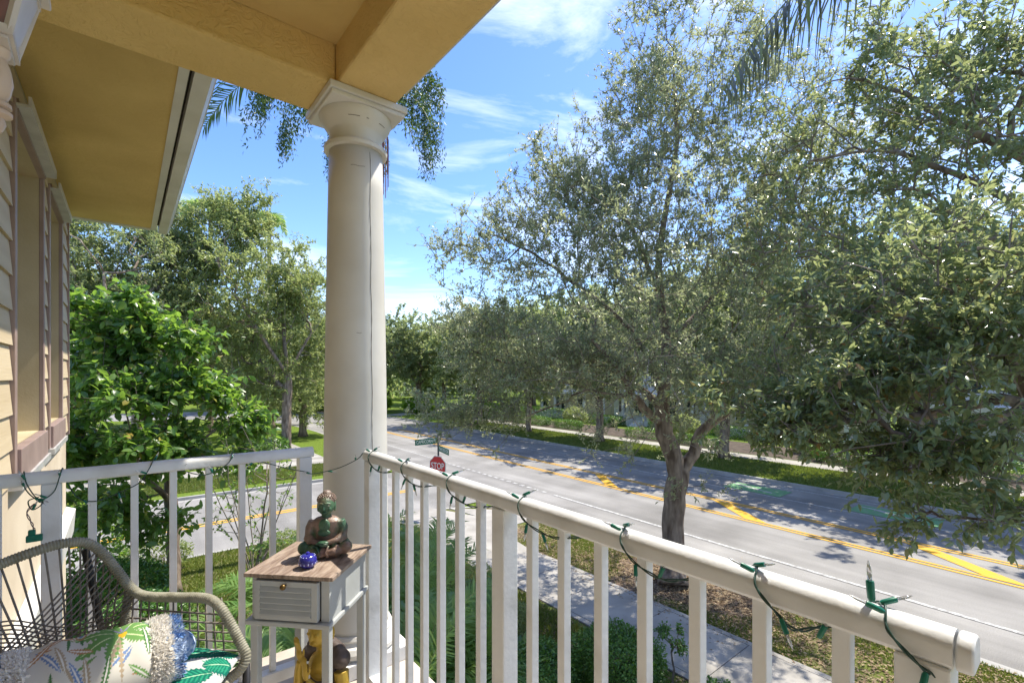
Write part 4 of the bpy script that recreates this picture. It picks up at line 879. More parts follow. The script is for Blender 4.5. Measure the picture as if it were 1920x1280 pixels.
def bol(U, V_):
    a = 2 * pi * (V_ - .05); e = 1 - .30 * np.abs(U * 2 - 1) ** 6; ry = .118 * e; rz = .085 * e
    p = ((U - .5) * plen)[:, None] * ax + (np.cos(a) * ry)[:, None] * sv + (np.sin(a) * rz)[:, None] * up2; wr = .0025 * np.sin(U * 23 + 5 * V_) ; return p + wr[:, None] * up2
def bolcol(U, V_): return paint(U, np.clip(V_ / .55, 0, 2), (.50, .48, .43), ops1())
clothgrid('cover', bol, 260, 260, bolcol, M['print'], cu)
M['fringe'] = leafmat('cream_fringe', [(0, (.80, .76, .70)), (1, (.93, .91, .88))], rough=.9, trans=.5, tcol=(.92, .90, .86), spec=.1); M['bluefab'] = mat('blue_yarn', (.10, .22, .50), (.50, .60, .75), rough=.9, scale=60, lo=.4, hi=.6)
def tufts(name, c0, nn, length, mt, parent, seed, spread=.4, wd=.004, ends=None, thick=.02):
    r = np.random.default_rng(seed); a = r.uniform(0, 2 * pi, nn); o_ = r.uniform(-thick, thick, nn)
    d = nrm(np.cos(a)[:, None] * sv + np.sin(a)[:, None] * up2 + ax * (ends or 0) + r.normal(size=(nn, 3)) * spread)
    p = c0 + np.cos(a)[:, None] * sv * .108 + np.sin(a)[:, None] * up2 * .076 + ax * o_[:, None]
    V, Fc, k = leaves2(p, d, nrm(r.normal(size=(nn, 3))), length * (.6 + .7 * r.random(nn)), np.full(nn, wd)); obj(name, npmesh(name, V, Fc, mt, False, np.repeat(r.random(nn), k)), parent, 'stuff')
for s in (-1, 1):
    tufts('fringe', ax * plen * .5 * s * .96, 4200, .015, M['fringe'], cu, 21 + s, .5, .006, s * .5, .020)
    e = MB(); e.ell(tuple(ax * (plen * .5 + .03) * s), (.055, .055, .045)); e.build('cushion_end', M['bluefab'], cu, True)
    tufts('blue_fringe', ax * (plen * .5 + .028) * s, 2600, .012, M['bluefab'], cu, 31 + s, .6, .003, s * 1.2, .012)
# seat cushion
c4 = [P(452, 1215, 1.335), P(300, 1205, 1.47), P(-40, 1330, 1.22), P(300, 1420, 1.10)]; cc = sum(c4) / 4
sc_ = thing('seat_cushion', 'white seat cushion printed with dark green tropical leaves', 'cushion', tuple(cc)); c4 = [q - cc for q in c4]
def sea(top):
    def f_(U, V_):
        b = (c4[0] * ((1-U)*(1-V_))[:, None] + c4[1] * ((1-U)*V_)[:, None] + c4[2] * (U*V_)[:, None] + c4[3] * (U*(1-V_))[:, None])
        e = (1 - np.abs(2*U-1) ** 2.6) * (1 - np.abs(2*V_-1) ** 2.6); h = .055 * e ** .5 * (1 if top else -.8); return b + h[:, None] * np.array([0, 0, 1.]) + np.array([0, 0, -.02])
    return f_
def ops2():
    o_ = []; D, B_ = (.005, .14, .10), (.02, .28, .16)
    for cx, cy, a, ln, wd in ((.0, .02, .9, .20, .07), (.14, .0, .8, .22, .08), (.02, .16, .3, .20, .06), (.20, .30, .6, .22, .07), (.02, .75, .1, .22, .07), (.02, .30, .5, .26, .09), (.10, .20, .9, .24, .08), (.06, .55, .2, .22, .07), (.30, .06, .7, .30, .07), (.50, .30, .4, .30, .08), (.75, .6, .3, .22, .08)):
        o_.append((leafshape(cx, cy, a, ln, wd, .10), D)); 
        for k in range(7): tt = .1 + .11 * k; o_.append((leafshape(cx + ln*tt*cos(a), cy + ln*tt*sin(a), a + .9, wd * 1.0, .006), B_)); o_.append((leafshape(cx + ln*tt*cos(a), cy + ln*tt*sin(a), a - .9, wd * 1.0, .006), B_))
        o_.append((leafshape(cx, cy, a, ln, .004), (.35, .60, .40)))
    for cx_, cy_ in ((.36, .40), (.16, .48), (.12, .10)):
        for k in range(13): o_.append((leafshape(cx_, cy_, 1.0 + k * .20, .20, .0042), (.01, .08, .08)))
    
    for k in range(9): o_.append((leafshape(.10, .62, .4 + k * .22, .20, .004), (.22, .42, .12)))
    return o_
clothgrid('cover', sea(True), 220, 220, lambda U, V_: paint(U, V_, (.50, .52, .52), ops2()), M['print'], sc_)
clothgrid('underside', sea(False), 30, 30, lambda U, V_: paint(U, V_, (.50, .52, .52), []), M['print'], sc_)

# ------------------------------------------------------------------ wall lantern top left
M['lantern'] = mat('lantern_paint', (.50, .46, .44), (.62, .58, .55), rough=.4, scale=8); M['redglass'] = mat('dark_red_glass', (.07, .015, .012), (.16, .05, .035), rough=.15, scale=9, lo=.4, hi=.6)
M['pinkstone'] = mat('bracket_paint', (.52, .40, .32), (.62, .50, .40), rough=.45, scale=5)
lp = P(-55, 50, 1.0)
ln_ = thing('wall_lantern', 'pale square wall lantern with dark red glass above a turned bracket', 'lantern', tuple(lp), radians(2)); ln_.scale = (.8, .8, .85)
h1, h2 = .115, .075; tp_, bt_ = .12, -.02
fm = MB()
def corner(x, y_, z, k): return (x * k, y_ * k, z)
for sx in (-1, 1):
    for sy in (-1, 1):
        fm.tube([(sx * h1, sy * h1, .17), (sx * h2, sy * h2, -.015)], .010, 4)
for z, k in ((.17, h1), (-.015, h2)):
    for s in (-1, 1): fm.box((-k - .008, s * k - .009, z - .011), (k + .008, s * k + .009, z + .011)).box((s * k - .009, -k - .008, z - .0112), (s * k + .009, k + .008, z + .0108))
fm.build('frame', M['lantern'], ln_)
MB().box((-h2, -h2, -.035), (h2, h2, -.0265)).build('base_plate', M['lantern'], ln_, bevel=.002)
gl = MB(); k1, k2 = h1 - .004, h2 - .004
gl.add([(-k2, -k2, -.01), (k2, -k2, -.01), (k2, k2, -.01), (-k2, k2, -.01), (-k1, -k1, .165), (k1, -k1, .165), (k1, k1, .165), (-k1, k1, .165)], [(0,1,5,4),(1,2,6,5),(2,3,7,6),(3,0,4,7),(0,3,2,1)]); gl.build('glass', M['redglass'], ln_)
for s in (-1, 1):
    pm_ = MB(); xo = lambda k, e: s * (k + e)
    pm_.add([(xo(h2, .004), -h2, -.005), (xo(h2, .004), h2, -.005), (xo(h1, .004), h1, .16), (xo(h1, .004), -h1, .16), (xo(h2, -.002), -h2, -.005), (xo(h2, -.002), h2, -.005), (xo(h1, -.002), h1, .16), (xo(h1, -.002), -h1, .16)], [(0,1,2,3),(4,7,6,5),(0,4,5,1),(1,5,6,2),(2,6,7,3),(3,7,4,0)]); pm_.build('side_panel', M['lantern'], ln_)
MB().box((-h1 - .03, -h1 - .03, .181), (h1 + .03, h1 + .03, .20)).build('cap', M['lantern'], ln_, bevel=.004)
MB().lathe([(.030, -.036), (.028, -.05), (.020, -.06), (.026, -.075), (.030, -.09), (.034, -.12), (.028, -.15), (.020, -.165), (.030, -.172), (.031, -.182), (.022, -.186), (.032, -.194), (.032, -.203), (.016, -.21), (.020, -.225), (.012, -.245), (.001, -.25)], (.045, .0, 0), 24).build('turned_bracket', M['pinkstone'], ln_, True, angle=40)
MB().box((-.52, -.02, -.06), (-.06, .02, -.04)).build('arm', M['lantern'], ln_)

# ------------------------------------------------------------------ street sign
sp_ = (9.05, 15.5, .12); sg = thing('street_sign', 'red stop sign with two green street name blades on a black pole at the corner', 'sign', sp_)
MB().tube([(0, 0, 0), (0, 0, 3.05)], .035, 10).build('pole', M['pole'], sg, True); MB().ell((0, 0, 3.07), (.05, .05, .05)).build('finial', M['pole'], sg, True)
def textmesh(body, size, m, parent, mw, width=None):
    c = bpy.data.curves.new('lettering', 'FONT'); c.body = body; c.size = size; c.align_x = 'CENTER'; c.align_y = 'CENTER'; c.offset = size * .012
    t = bpy.data.objects.new('lettering', c); COL.objects.link(t); bpy.context.view_layer.update()
    me = bpy.data.meshes.new_from_object(t.evaluated_get(bpy.context.evaluated_depsgraph_get())); bpy.data.objects.remove(t); me.materials.clear(); me.materials.append(m)
    if width:
        xs = [v.co.x for v in me.vertices]; k = width / (max(xs) - min(xs))
        for v in me.vertices: v.co.x *= k
    o = obj('lettering', me, parent); o.matrix_basis = mw; return o
def facing(dirn, pos):                       # matrix: text plane normal = dirn, z up
    z = Vector(dirn).normalized(); y_ = Vector((0, 0, 1)); x = y_.cross(z); return Matrix(((x[0], y_[0], z[0], pos[0]), (x[1], y_[1], z[1], pos[1]), (x[2], y_[2], z[2], pos[2]), (0, 0, 0, 1)))
def octo(rad, th, Mt): 
    pr = [(rad * cos(radians(22.5 + 45 * k)), rad * sin(radians(22.5 + 45 * k))) for k in range(8)]; m = MB().prism(pr, 0, th); m.v = [tuple(Mt @ Vector(q)) for q in m.v]; return m
nd = Vector((-.93, -.36, 0)); nd.normalize(); zc_ = 2.42 - .40 - .12; pc = Vector((0, 0, zc_)) + nd * .045
Ms = facing(nd, pc); octo(.405, .004, Ms).build('stop_plate', M['signwhite'], sg)
back = octo(.409, .004, facing(nd, pc - nd * .005)); back.build('plate_back', M['pole'], sg)
plate = octo(.383, .002, facing(nd, pc + nd * .0042)).build('stop_face', M['signred'], sg); textmesh('STOP', .33, M['signwhite'], sg, facing(nd, pc + nd * .008), .60)
def blade(d, ln, z, txt, wtxt, h=.21):
    d = Vector(d).normalized(); nn = Vector((d[1], -d[0], 0))
    if nn.dot(Vector((-9.05, -15.5, 0))) < 0: nn = -nn
    c = d * (ln / 2 + .04) + Vector((0, 0, z)); Mt = facing(nn, c); m = MB().box((-ln/2, -h/2, -.004), (ln/2, h/2, .004)); m.v = [tuple(Mt @ Vector(q)) for q in m.v]
    b = m.build('name_blade', M['signgreen'], sg); textmesh(txt, .17, M['signwhite'], b, facing(nn, c + nn * .006), wtxt)
blade((-1, 0, 0), .92, 2.97 - .12, 'CAPRICORN PL', .82); blade((-.22, -1, 0), 1.15, 2.69 - .12, 'PARKSIDE DR', 1.02)

# ================================================================== HOUSES ACROSS THE STREET
M['hw'] = mat('townhouse_white', (.62, .63, .64), (.74, .75, .76), rough=.7, scale=1.5); M['hc'] = mat('townhouse_cream', (.62, .54, .38), (.72, .64, .48), rough=.7, scale=1.5)
M['roofm'] = mat('roof_shingle', (.20, .19, .18), (.32, .30, .28), rough=.9, scale=12); M['door'] = mat('dark_door', (.03, .04, .05), rough=.3)
def townhouse(label, loc, rz, W_, wm, H_=6.4, seed=0):
    """local frame: facade along x, faces -y"""
    t = thing('townhouse', label, 'house', loc, rz, 'townhouses across the main street')
    MB().box((-W_/2, 0, 0), (W_/2, 9, H_)).build('wall', wm, t)
    MB().add([(-W_/2-.5, -.5, H_), (W_/2+.5, -.5, H_), (W_/2+.5, 9.5, H_), (-W_/2-.5, 9.5, H_), (-W_/2+1.5, 4.5, H_+2.2), (W_/2-1.5, 4.5, H_+2.2)], [(0,1,5,4),(1,2,5),(2,3,4,5),(3,0,4),(3,2,1,0)]).build('roof', M['roofm'], t)
    MB().box((-W_/2 - .02, -2.2, 0), (W_/2 + .02, -.001, .55)).build('porch_floor', M['hw'], t); MB().box((-W_/2 - .1, -2.3, 3.0), (W_/2 + .1, -.001, 3.35)).build('porch_roof', M['hw'], t)
    for i in range(5):
        x = -W_/2 + .15 + (W_ - .3) * i / 4; MB().box((x - .12, -2.15, .551), (x + .12, -1.91, 2.999)).build('porch_column', M['hw'], t)
    for i in range(4): MB().box((-1.1, -2.5 - .3 * i, 0), (.1, -2.201 - .3 * i, .45 - .12 * i)).build('step', M['hw'], t)
    for s in (-1.15, .15):
        MB().box((s - .03, -3.5, .9), (s + .03, -2.21, .96)).build('stair_rail', M['hw'], t)
        for i in range(8): MB().box((s - .02, -3.45 + .17 * i, .1), (s + .02, -3.41 + .17 * i, .9)).build('stair_baluster', M['hw'], t)
    d = MB().box((-1.0, -.06, .551), (0, -.002, 2.75)).build('door', M['hw'], t); MB().box((-.82, -.08, .75), (-.18, -.061, 2.3)).build('pane', M['glass'], d); MB().box((-.82, -.08, 2.4), (-.18, -.061, 2.62)).build('pane', M['glass'], d)
    for zz, hh in ((1.15, 1.6), (4.1, 1.6)):
        for x in np.arange(-W_/2 + 1.2, W_/2 - .5, 2.1):
            if zz < 2 and -1.6 < x < .6: continue
            f_ = MB().box((x - .55, -.07, zz - .1), (x + .55, -.003, zz + hh + .1)).build('window', M['hw'], t)
            for a in (0, 1):
                for b in (0, 1): MB().box((x - .45 + .47 * a, -.085, zz + hh * .52 * b), (x - .02 + .47 * a, -.0705, zz + hh * .48 + hh * .52 * b)).build('pane', M['glass'], f_)
    return t
rzh = radians(90)
for y_, W_, wm, lb in ((3, 11, 'hw', 'white townhouse behind the right hand foliage across the street'), (16.5, 10, 'hc', 'cream townhouse behind the hedge right of the forked oak trunk'), (29.5, 11, 'hw', 'white townhouse with a glazed front door seen left of the forked oak trunk'), (43, 10, 'hc', 'cream townhouse behind the parkway tree at the far end of the row')):
    townhouse(lb, (42.6 + y_ * .03, y_, .12), -rzh, W_, M[wm])
th = townhouse('pale house glimpsed through the leaves beside the siding wall', (-6.5, 38, .12), 0, 9, M['hc']); del th['group']

# ================================================================== VEGETATION
def D(px, py, d): return P(px, py, d)
# --- the forked oak by the near kerb
base = G(1262, 1097); base[2] = .12
d0 = 12.3
limbs = [[base, D(1262, 1040, d0), D(1262, 985, d0), D(1266, 930, d0), D(1272, 888, d0)],
 [D(1272, 888, d0), D(1258, 845, d0), D(1243, 795, d0), D(1246, 720, d0), D(1250, 640, d0+.2), D(1238, 560, d0+.3), D(1236, 470, d0+.2), D(1252, 380, d0), D(1270, 260, d0-.2), D(1262, 150, d0)],
 [D(1272, 888, d0), D(1300, 850, d0+.1), D(1312, 812, d0), D(1352, 780, d0-.3), D(1402, 742, d0-.5), D(1440, 690, d0-.6), D(1490, 600, d0-.5)],
 [D(1243, 795, d0), D(1207, 765, d0-.3), D(1187, 740, d0-.5), D(1160, 690, d0-.8), D(1110, 640, d0-1.2)],
 [D(1246, 720, d0), D(1185, 625, d0+.2), D(1125, 565, d0+.3), D(1060, 520, d0+.2), D(1000, 475, d0), D(930, 440, d0)],
 [D(1243, 760, d0), D(1135, 685, d0+.6), D(1040, 672, d0+.9), D(960, 682, d0+.8), D(870, 650, d0+.6)],
 [D(1238, 560, d0+.3), D(1185, 430, d0-.2), D(1120, 355, d0-.4), D(1035, 330, d0-.4)],
 [D(1250, 640, d0+.2), D(1350, 540, d0+1), D(1420, 400, d0+1.5), D(1440, 280, d0+1.5)],
 [D(1250, 640, d0+.2), D(1290, 560, d0-1.5), D(1330, 470, d0-3), D(1330, 330, d0-3)]]
blobs = [(D(1200, 580, 12.4), (4.2, 4.2, 3.0), 420, 46), (D(1290, 270, 12.2), (2.6, 2.6, 3.2), 190, 24), (D(1290, 60, 12.2), (1.9, 1.9, 1.9), 90, 14), (D(1075, 330, 11.9), (1.5, 1.5, 1.2), 85, 11), (D(960, 470, 12.1), (1.9, 1.9, 1.2), 105, 14),
 (D(900, 640, 12.8), (1.7, 1.7, 1.1), 120, 14), (D(880, 770, 12.6), (1.4, 1.4, .55), 75, 10), (D(1010, 690, 12.4), (1.8, 1.8, .6), 105, 12), (D(1340, 715, 11.4), (1.5, 1.5, .6), 100, 12), (D(1450, 470, 12.4), (2.4, 2.4, 2.6), 190, 24), (D(1130, 680, 12), (1.2, 1.2, .4), 45, 8), (D(1200, 200, 12.3), (1.3, 1.3, 1.3), 60, 10), (D(1430, 240, 12.6), (2.2, 2.2, 1.8), 95, 18), (D(1520, 380, 12.6), (2.0, 2.0, 1.8), 70, 14), (D(1400, 90, 12.6), (1.6, 1.6, 1.2), 45, 10), (D(1160, 330, 12), (1.4, 1.4, 1.2), 60, 10), (D(1560, 560, 12.6), (2.2, 2.2, 2.0), 80, 14), (D(1180, 470, 10.6), (1.8, 1.8, 1.4), 70, 12), (D(1600, 250, 13), (2.2, 2.2, 1.8), 60, 14)]
tree('oak_tree', 'tall forked oak by the near kerb with its silvery crown spreading over the street', 'tree', tuple(base), limbs, blobs, .275, 101, 'oakleaf', .088, .036, ntw=5, ltw=.38, nlf=10, pw=.82, rtip=.006, stout={1: (.19, .03), 2: (.165, .05), 3: (.12, .04), 4: (.08, .025), 5: (.08, .025), 6: (.06, .02), 7: (.06, .02)}, sides=6, dens=1.75)
# --- the broad leaved tree reaching in from the right
b2 = (10.7, -1.2, .12); B2 = np.array(b2); c2_ = B2 + [0, 0, 3.2]
limbs = [[B2, B2 + [.05, 0, 1.4], B2 + [0, .1, 2.6], B2 + [-.1, .2, 3.6]],
 [B2 + [-.1, .2, 3.6], P(2050, 620, 7.5), P(1900, 560, 7.2), P(1700, 520, 7.0), P(1580, 560, 7)],
 [B2 + [-.1, .2, 3.6], P(2080, 480, 8), P(1900, 380, 8.2), P(1750, 310, 8.6), P(1640, 285, 9), P(1520, 300, 9.5)],
 [P(2080, 480, 8), P(1980, 330, 8.5), P(1770, 222, 8.8), P(1660, 165, 9.2), P(1560, 150, 9.6), P(1480, 210, 9.8)],
 [B2 + [-.1, .2, 3.6], P(2080, 760, 6.5), P(1880, 780, 6.0), P(1700, 830, 5.8), P(1560, 850, 6)],
 [P(2080, 760, 6.5), P(1980, 860, 5.4), P(1900, 900, 5.1)],
 [B2 + [-.1, .2, 3.6], B2 + [.5, 0, 5], B2 + [.6, 0, 7]],
 [B2 + [-.1, .2, 3.6], B2 + [-2.5, -1.5, 5.5], B2 + [-4, -2, 6.5]]]
blobs = [(P(1750, 540, 7.2), (1.7, 1.7, 1.0), 150, 24), (P(1600, 620, 7.4), (1.3, 1.3, .8), 90, 14), (P(1860, 660, 6.0), (1.1, 1.1, .7), 110, 14), (P(1700, 740, 6.4), (1.2, 1.2, .5), 90, 13), (P(1520, 800, 6.7), (.95, .95, .38), 60, 10), (P(1660, 850, 6.2), (.7, .7, .22), 34, 7), (P(1830, 855, 5.6), (.7, .7, .35), 45, 8), (P(1900, 965, 5.0), (.35, .35, .18), 14, 3), (P(1740, 960, 5.7), (.25, .25, .12), 8, 2),
 (P(1420, 740, 7.3), (.7, .7, .4), 34, 6), (P(1880, 380, 7.8), (1.6, 1.6, 1.2), 68, 18), (P(1740, 300, 8.8), (1.8, 1.8, 1.3), 58, 18), (P(1560, 290, 9.6), (1.8, 1.8, 1.4), 62, 18), (P(1560, 440, 9.0), (1.6, 1.6, 1.0), 66, 16), (P(1680, 150, 9.2), (1.5, 1.5, .7), 60, 12), (P(1900, 150, 8.6), (.9, .9, 1.0), 34, 8), (P(1790, 90, 9), (.6, .6, .9), 26, 6), (P(1850, 200, 9), (1.2, 1.2, .9), 50, 10), (P(1750, 230, 9), (1.4, 1.4, .6), 50, 10), (P(1930, 60, 8.5), (.7, .7, .8), 24, 5), (P(1640, 60, 9.5), (.6, .6, .6), 14, 4), (B2 + [.5, -1, 7.2], (3.6, 3.6, 2.4), 50, 14), (B2 + [-3, -1.8, 6.6], (2.4, 2.4, 1.6), 30, 10)]
tree('oak_tree', 'broad leaved glossy tree reaching in from the right edge close to the balcony', 'tree', b2, limbs, blobs, .27, 102, 'bigleaf', .120, .045, ntw=4, ltw=.32, nlf=8, dens=1.35, big=True, single=300, onemat='bigleaf_one', cluster=True, spread=.75)
# --- bright green big leaved tree left
b3 = G(325, 1115); b3[2] = .12; dd = 11.3
limbs = [[b3, D(326, 1020, 11.6), D(322, 940, 11.5), D(315, 870, 11.4)], [D(315, 870, 11.4), D(280, 800, 11), D(230, 720, 10.6), D(190, 650, 10.4)], [D(315, 870, 11.4), D(330, 780, 11.2), D(320, 700, 11), D(300, 640, 11)], [D(315, 870, 11.4), D(370, 830, 11.2), D(430, 790, 11.2), D(480, 770, 11.3)], [D(322, 940, 11.5), D(250, 880, 10.6), D(180, 830, 10)]]
blobs = [(D(215, 640, 10.4), (.9, .9, .5), 55, 8), (D(150, 590, 10.2), (.55, .55, .4), 26, 4), (D(265, 580, 10.6), (.35, .35, .35), 14, 3), (D(320, 650, 10.8), (.7, .7, .4), 36, 6), (D(370, 655, 11.0), (.3, .3, .25), 9, 2), (D(240, 730, 9.9), (.9, .9, .45), 50, 8), (D(160, 720, 10.2), (.8, .8, .5), 44, 7), (D(340, 740, 11.2), (.9, .9, .5), 50, 8), (D(420, 740, 11.5), (.5, .5, .3), 18, 4), (D(470, 790, 11.6), (.6, .6, .32), 24, 5), (D(150, 830, 10.0), (.8, .8, .5), 46, 7), (D(260, 840, 10.3), (.9, .9, .42), 48, 8), (D(380, 840, 11.2), (.8, .8, .35), 34, 6), (D(200, 935, 10.3), (.9, .9, .32), 34, 7), (D(275, 975, 10.8), (.6, .6, .3), 18, 4), (D(60, 760, 10.3), (1.3, 1.3, 1.3), 50, 8), (D(440, 870, 11.3), (.4, .4, .2), 9, 2)]
bt3 = tree('flowering_tree', 'bright green tree with large heart shaped leaves left of the column', 'tree', tuple(b3), limbs, blobs, .14, 103, 'brightleaf', .19, .105, ntw=4, ltw=.42, nlf=6, dens=1.2, big=True, single=300, onemat='brightleaf_one', droop=.25, rtip=.004)
for px, py in ((255, 562), (358, 645), (482, 770), (374, 772), (170, 560), (420, 742)):
    q = D(px, py, 10.2 if px < 300 else 10.8) - b3; r = np.random.default_rng(px); n_ = 6; a = np.linspace(0, 2*pi, n_, endpoint=False)
    dr_ = nrm(np.c_[np.cos(a), np.sin(a), np.full(n_, .5)]); V, Fc, k = leaves10(np.tile(q, (n_, 1)), dr_, np.tile([[0, 0, 1.]], (n_, 1)), np.full(n_, .06), np.full(n_, .05)); obj('blossom', npmesh('blossom', V, Fc, M['flower'], True, r.random(n_ * k)), bt3)
# --- big oaks beyond the side street
def oak_at(label, base, H_, crown, seed, lm, Ln=.17, W=.075, rb=.3, nlf=12, ntw=4, ltw=.6, npts=None, fork=.35, dens=1.6):
    b = np.array(base, float); lim = [[b, b + [0, 0, H_*.15], b + [.1, 0, H_*fork]]]; r = np.random.default_rng(seed)
    for k in range(5):
        a = k * 1.26 + r.random(); lim.append([b + [.1, 0, H_*fork], b + [cos(a)*1.2, sin(a)*1.2, H_*(fork+.14)], b + [cos(a)*2.6, sin(a)*2.6, H_*(fork+.30)]])
    return tree('oak_tree', label, 'tree', tuple(base), lim, crown, rb, seed, lm, Ln, W, ntw=ntw, ltw=ltw, nlf=nlf, sides=6, rtip=.006, thick=.05, dens=dens)
oak_at('tall sunlit oak filling the view just left of the column', (8.2, 33.6, .12), 15, [(D(480, 570, 33), (5.0, 5.0, 4.4), 460, 50), (D(440, 430, 32), (2.2, 2.2, 2.6), 190, 20), (D(560, 570, 33), (2.4, 2.4, 2.6), 150, 16), (D(360, 480, 32), (2.6, 2.6, 2.4), 130, 14), (D(540, 700, 33), (3.4, 3.4, 2.4), 200, 20), (D(400, 640, 30), (3.2, 3.2, 2.6), 140, 16)], 111, 'midleaf', .21, .095, nlf=11)
oak_at('dark oak under the eave beside the house wall', (.5, 31.5, .12), 14, [(D(250, 530, 30), (4.5, 4.5, 3.4), 360, 38), (D(160, 470, 29), (3.2, 3.2, 2.2), 150, 18), (D(330, 450, 31), (2.4, 2.4, 1.8), 110, 14), (D(80, 600, 29), (3, 3, 3), 100, 12), (D(200, 650, 29), (4, 4, 2.6), 180, 18)], 112, 'darkleaf', .21, .095, nlf=10)
oak_at('oak on the far verge with its dark trunk beside the column', (11.9, 43.3, .12), 12, [(D(560, 660, 42), (4.2, 4.2, 3.6), 220, 26), (D(575, 745, 41), (3.6, 3.6, 1.6), 110, 14)], 113, 'midleaf', .24, .11, nlf=11, fork=.22)
oak_at('oak on the far verge, second trunk left of the column', (11.3, 52, .12), 13, [(D(500, 670, 50), (5, 5, 4), 200, 24), (D(520, 745, 50), (4, 4, 1.5), 80, 12)], 114, 'darkleaf', .28, .13, nlf=11, fork=.2)
# --- generic trees, shared meshes
gA = oak_at('rounded tree across the main street, left of the forked oak', (29.2, 33.5, .12), 11, [((29.2, 33.5, 8.2), (4.3, 4.3, 3.2), 260, 34), ((29.2, 33.5, 5.4), (3.9, 3.9, 1.5), 130, 18)], 121, 'midleaf', .27, .13, rb=.24, nlf=11, fork=.28, dens=2.4)
gB = oak_at('dark tree across the main street behind the forked trunk', (29.6, 15.0, .12), 12, [((29.6, 15.0, 8.6), (4.8, 4.8, 3.6), 260, 32), ((29.6, 15, 6.0), (4.4, 4.4, 1.4), 120, 16)], 122, 'darkleaf', .27, .13, rb=.30, nlf=11, fork=.28, dens=2.6)
k = 0
for (t0, x, y_, s, sz, lb) in [
  (gB, 29.3, 25.0, 1.0, .95, 'dark tree across the street between the two nearest parkway trees'),
  (gA, 30.0, 42.5, 1.1, 1.05, 'green tree across the street beyond the white townhouse'),
  (gA, 29.4, 5.5, 1.05, 1.1, 'green tree across the street behind the right hand branches'),
  (gB, 29.4, -4, 1.1, 1.1, 'dark tree across the street at the right edge'),
  (gA, 38.5, 52, 1.3, 1.15, 'large green tree where the street bends'), (gB, 33, 62, 1.3, 1.1, 'dark tree behind the bend, right of the column'),
  (gA, 24, 72, 1.35, 1.15, 'green tree behind the bend just right of the column'), (gB, 14, 82, 1.4, 1.2, 'dark tree beyond the bend behind the column'),
  (gA, 3, 60, 1.3, 1.2, 'green tree behind the left oaks'), (gB, -8, 52, 1.3, 1.2, 'dark tree far left behind the oaks'), (gA, -4, 42, 1.1, 1.1, 'green tree left beyond the side street pavement'),
  (gB, 55, 62, 1.6, 1.3, 'tall dark tree far behind the townhouses'), (gA, 56, 42, 1.5, 1.45, 'tall green tree behind the far cream townhouse'), (gB, 57, 26, 1.5, 1.4, 'tall dark tree behind the middle townhouses'), (gA, 58, 10, 1.6, 1.4, 'tall green tree behind the right hand townhouse'), (gA, 45, 75, 1.5, 1.2, 'green tree in the distance beyond the bend')]:
    k += 1; copytree(t0, (x, y_, .12), k * 1.3, (s, s, sz), lb)
# far wood closing the horizon
r = np.random.default_rng(55); n = 60000; a = r.uniform(radians(-35), radians(150), n); rad_ = r.uniform(105, 150, n); rad_ = np.where(r.random(n) < .6, 105 + 6 * np.sin(a * 40) + r.random(n) * 5, rad_)
hh = 11 + 3.5 * np.sin(a * 23) + 2.5 * np.sin(a * 57 + 1) + 1.5 * np.sin(a * 131); p = np.c_[np.cos(a) * rad_, np.sin(a) * rad_, hh * r.random(n) ** .7]
V, Fc, k4 = leaves2(p, nrm(r.normal(size=(n, 3))), nrm(r.normal(size=(n, 3)) * .6 + [0, 0, .6]), 1.5 * (.5 + r.random(n)), .9 * (.5 + r.random(n)))
tag(obj('far_wood', npmesh('far_wood', V, Fc, M['darkleaf'], False, np.repeat(r.random(n), k4)), None, 'stuff'), 'far wood closing the view beyond the houses and the street bend')
# understorey bushes round the bend
for i, (x, y_, sx, sz, lb) in enumerate([(27.5, 66, 6, 2.4, 'bright green bushes behind the bend right of the column'), (32.5, 60, 6, 2.2, 'bright green bushes at the street bend beside the path'), (21, 73, 7, 2.4, 'bright green bushes at the far end of the street'), (35, 49, 5, 1.8, 'lime green bushes beyond the across street pavement')]):
    bush('bushes', lb, 'bush', (x, y_, .12), (sx, 3.4, sz), 5200, .30, .16, 'limeleaf', 130 + i, box=False)
for i, (px, py, sx, sy, sz, lb) in enumerate([(1065, 803, 3.6, 1.0, .85, 'clipped hedge across the street before the cream townhouse'), (1215, 822, 4.4, 1.0, .85, 'clipped hedge across the street left of the forked trunk'), (1310, 835, 3.4, 1.0, .8, 'clipped hedge across the street right of the forked trunk'), (1150, 800, 1.0, 1.0, 1.0, 'small round bush at the townhouse steps'), (1095, 780, 2.2, 2.0, 2.6, 'dark rounded shrub behind the clipped hedges'), (1600, 868, 5, 1.2, 1.2, 'dark hedge behind the right hand branches'), (1800, 890, 5, 1.2, 1.3, 'dark hedge at the right across the street')]):
    q = G(px, py); bush('hedge' if sx > 2.5 else 'bush', lb, 'hedge' if sx > 2.5 else 'bush', (q[0], q[1], .12), (sy, sx, sz), 3800, .09, .05, 'hedge', 140 + i, box=sx > 2.5)
for i, (y_, ln_h, h_, lb) in enumerate([(0, 9, 1.1, 'long dark hedge before the right hand white townhouse'), (18.5, 5, 1.0, 'hedge run before the cream townhouse porch'), (33.5, 5, 1.0, 'hedge run left of the white townhouse steps'), (25.5, 4, 1.3, 'shrubby hedge right of the white townhouse steps'), (43, 9, 1.3, 'hedge run before the farthest cream townhouse')]):
    bush('hedge', lb, 'hedge', (38.9 + y_ * .03, y_, .12), (1.4, ln_h, h_), 4200, .12, .07, 'hedge', 210 + i)
r = np.random.default_rng(66)
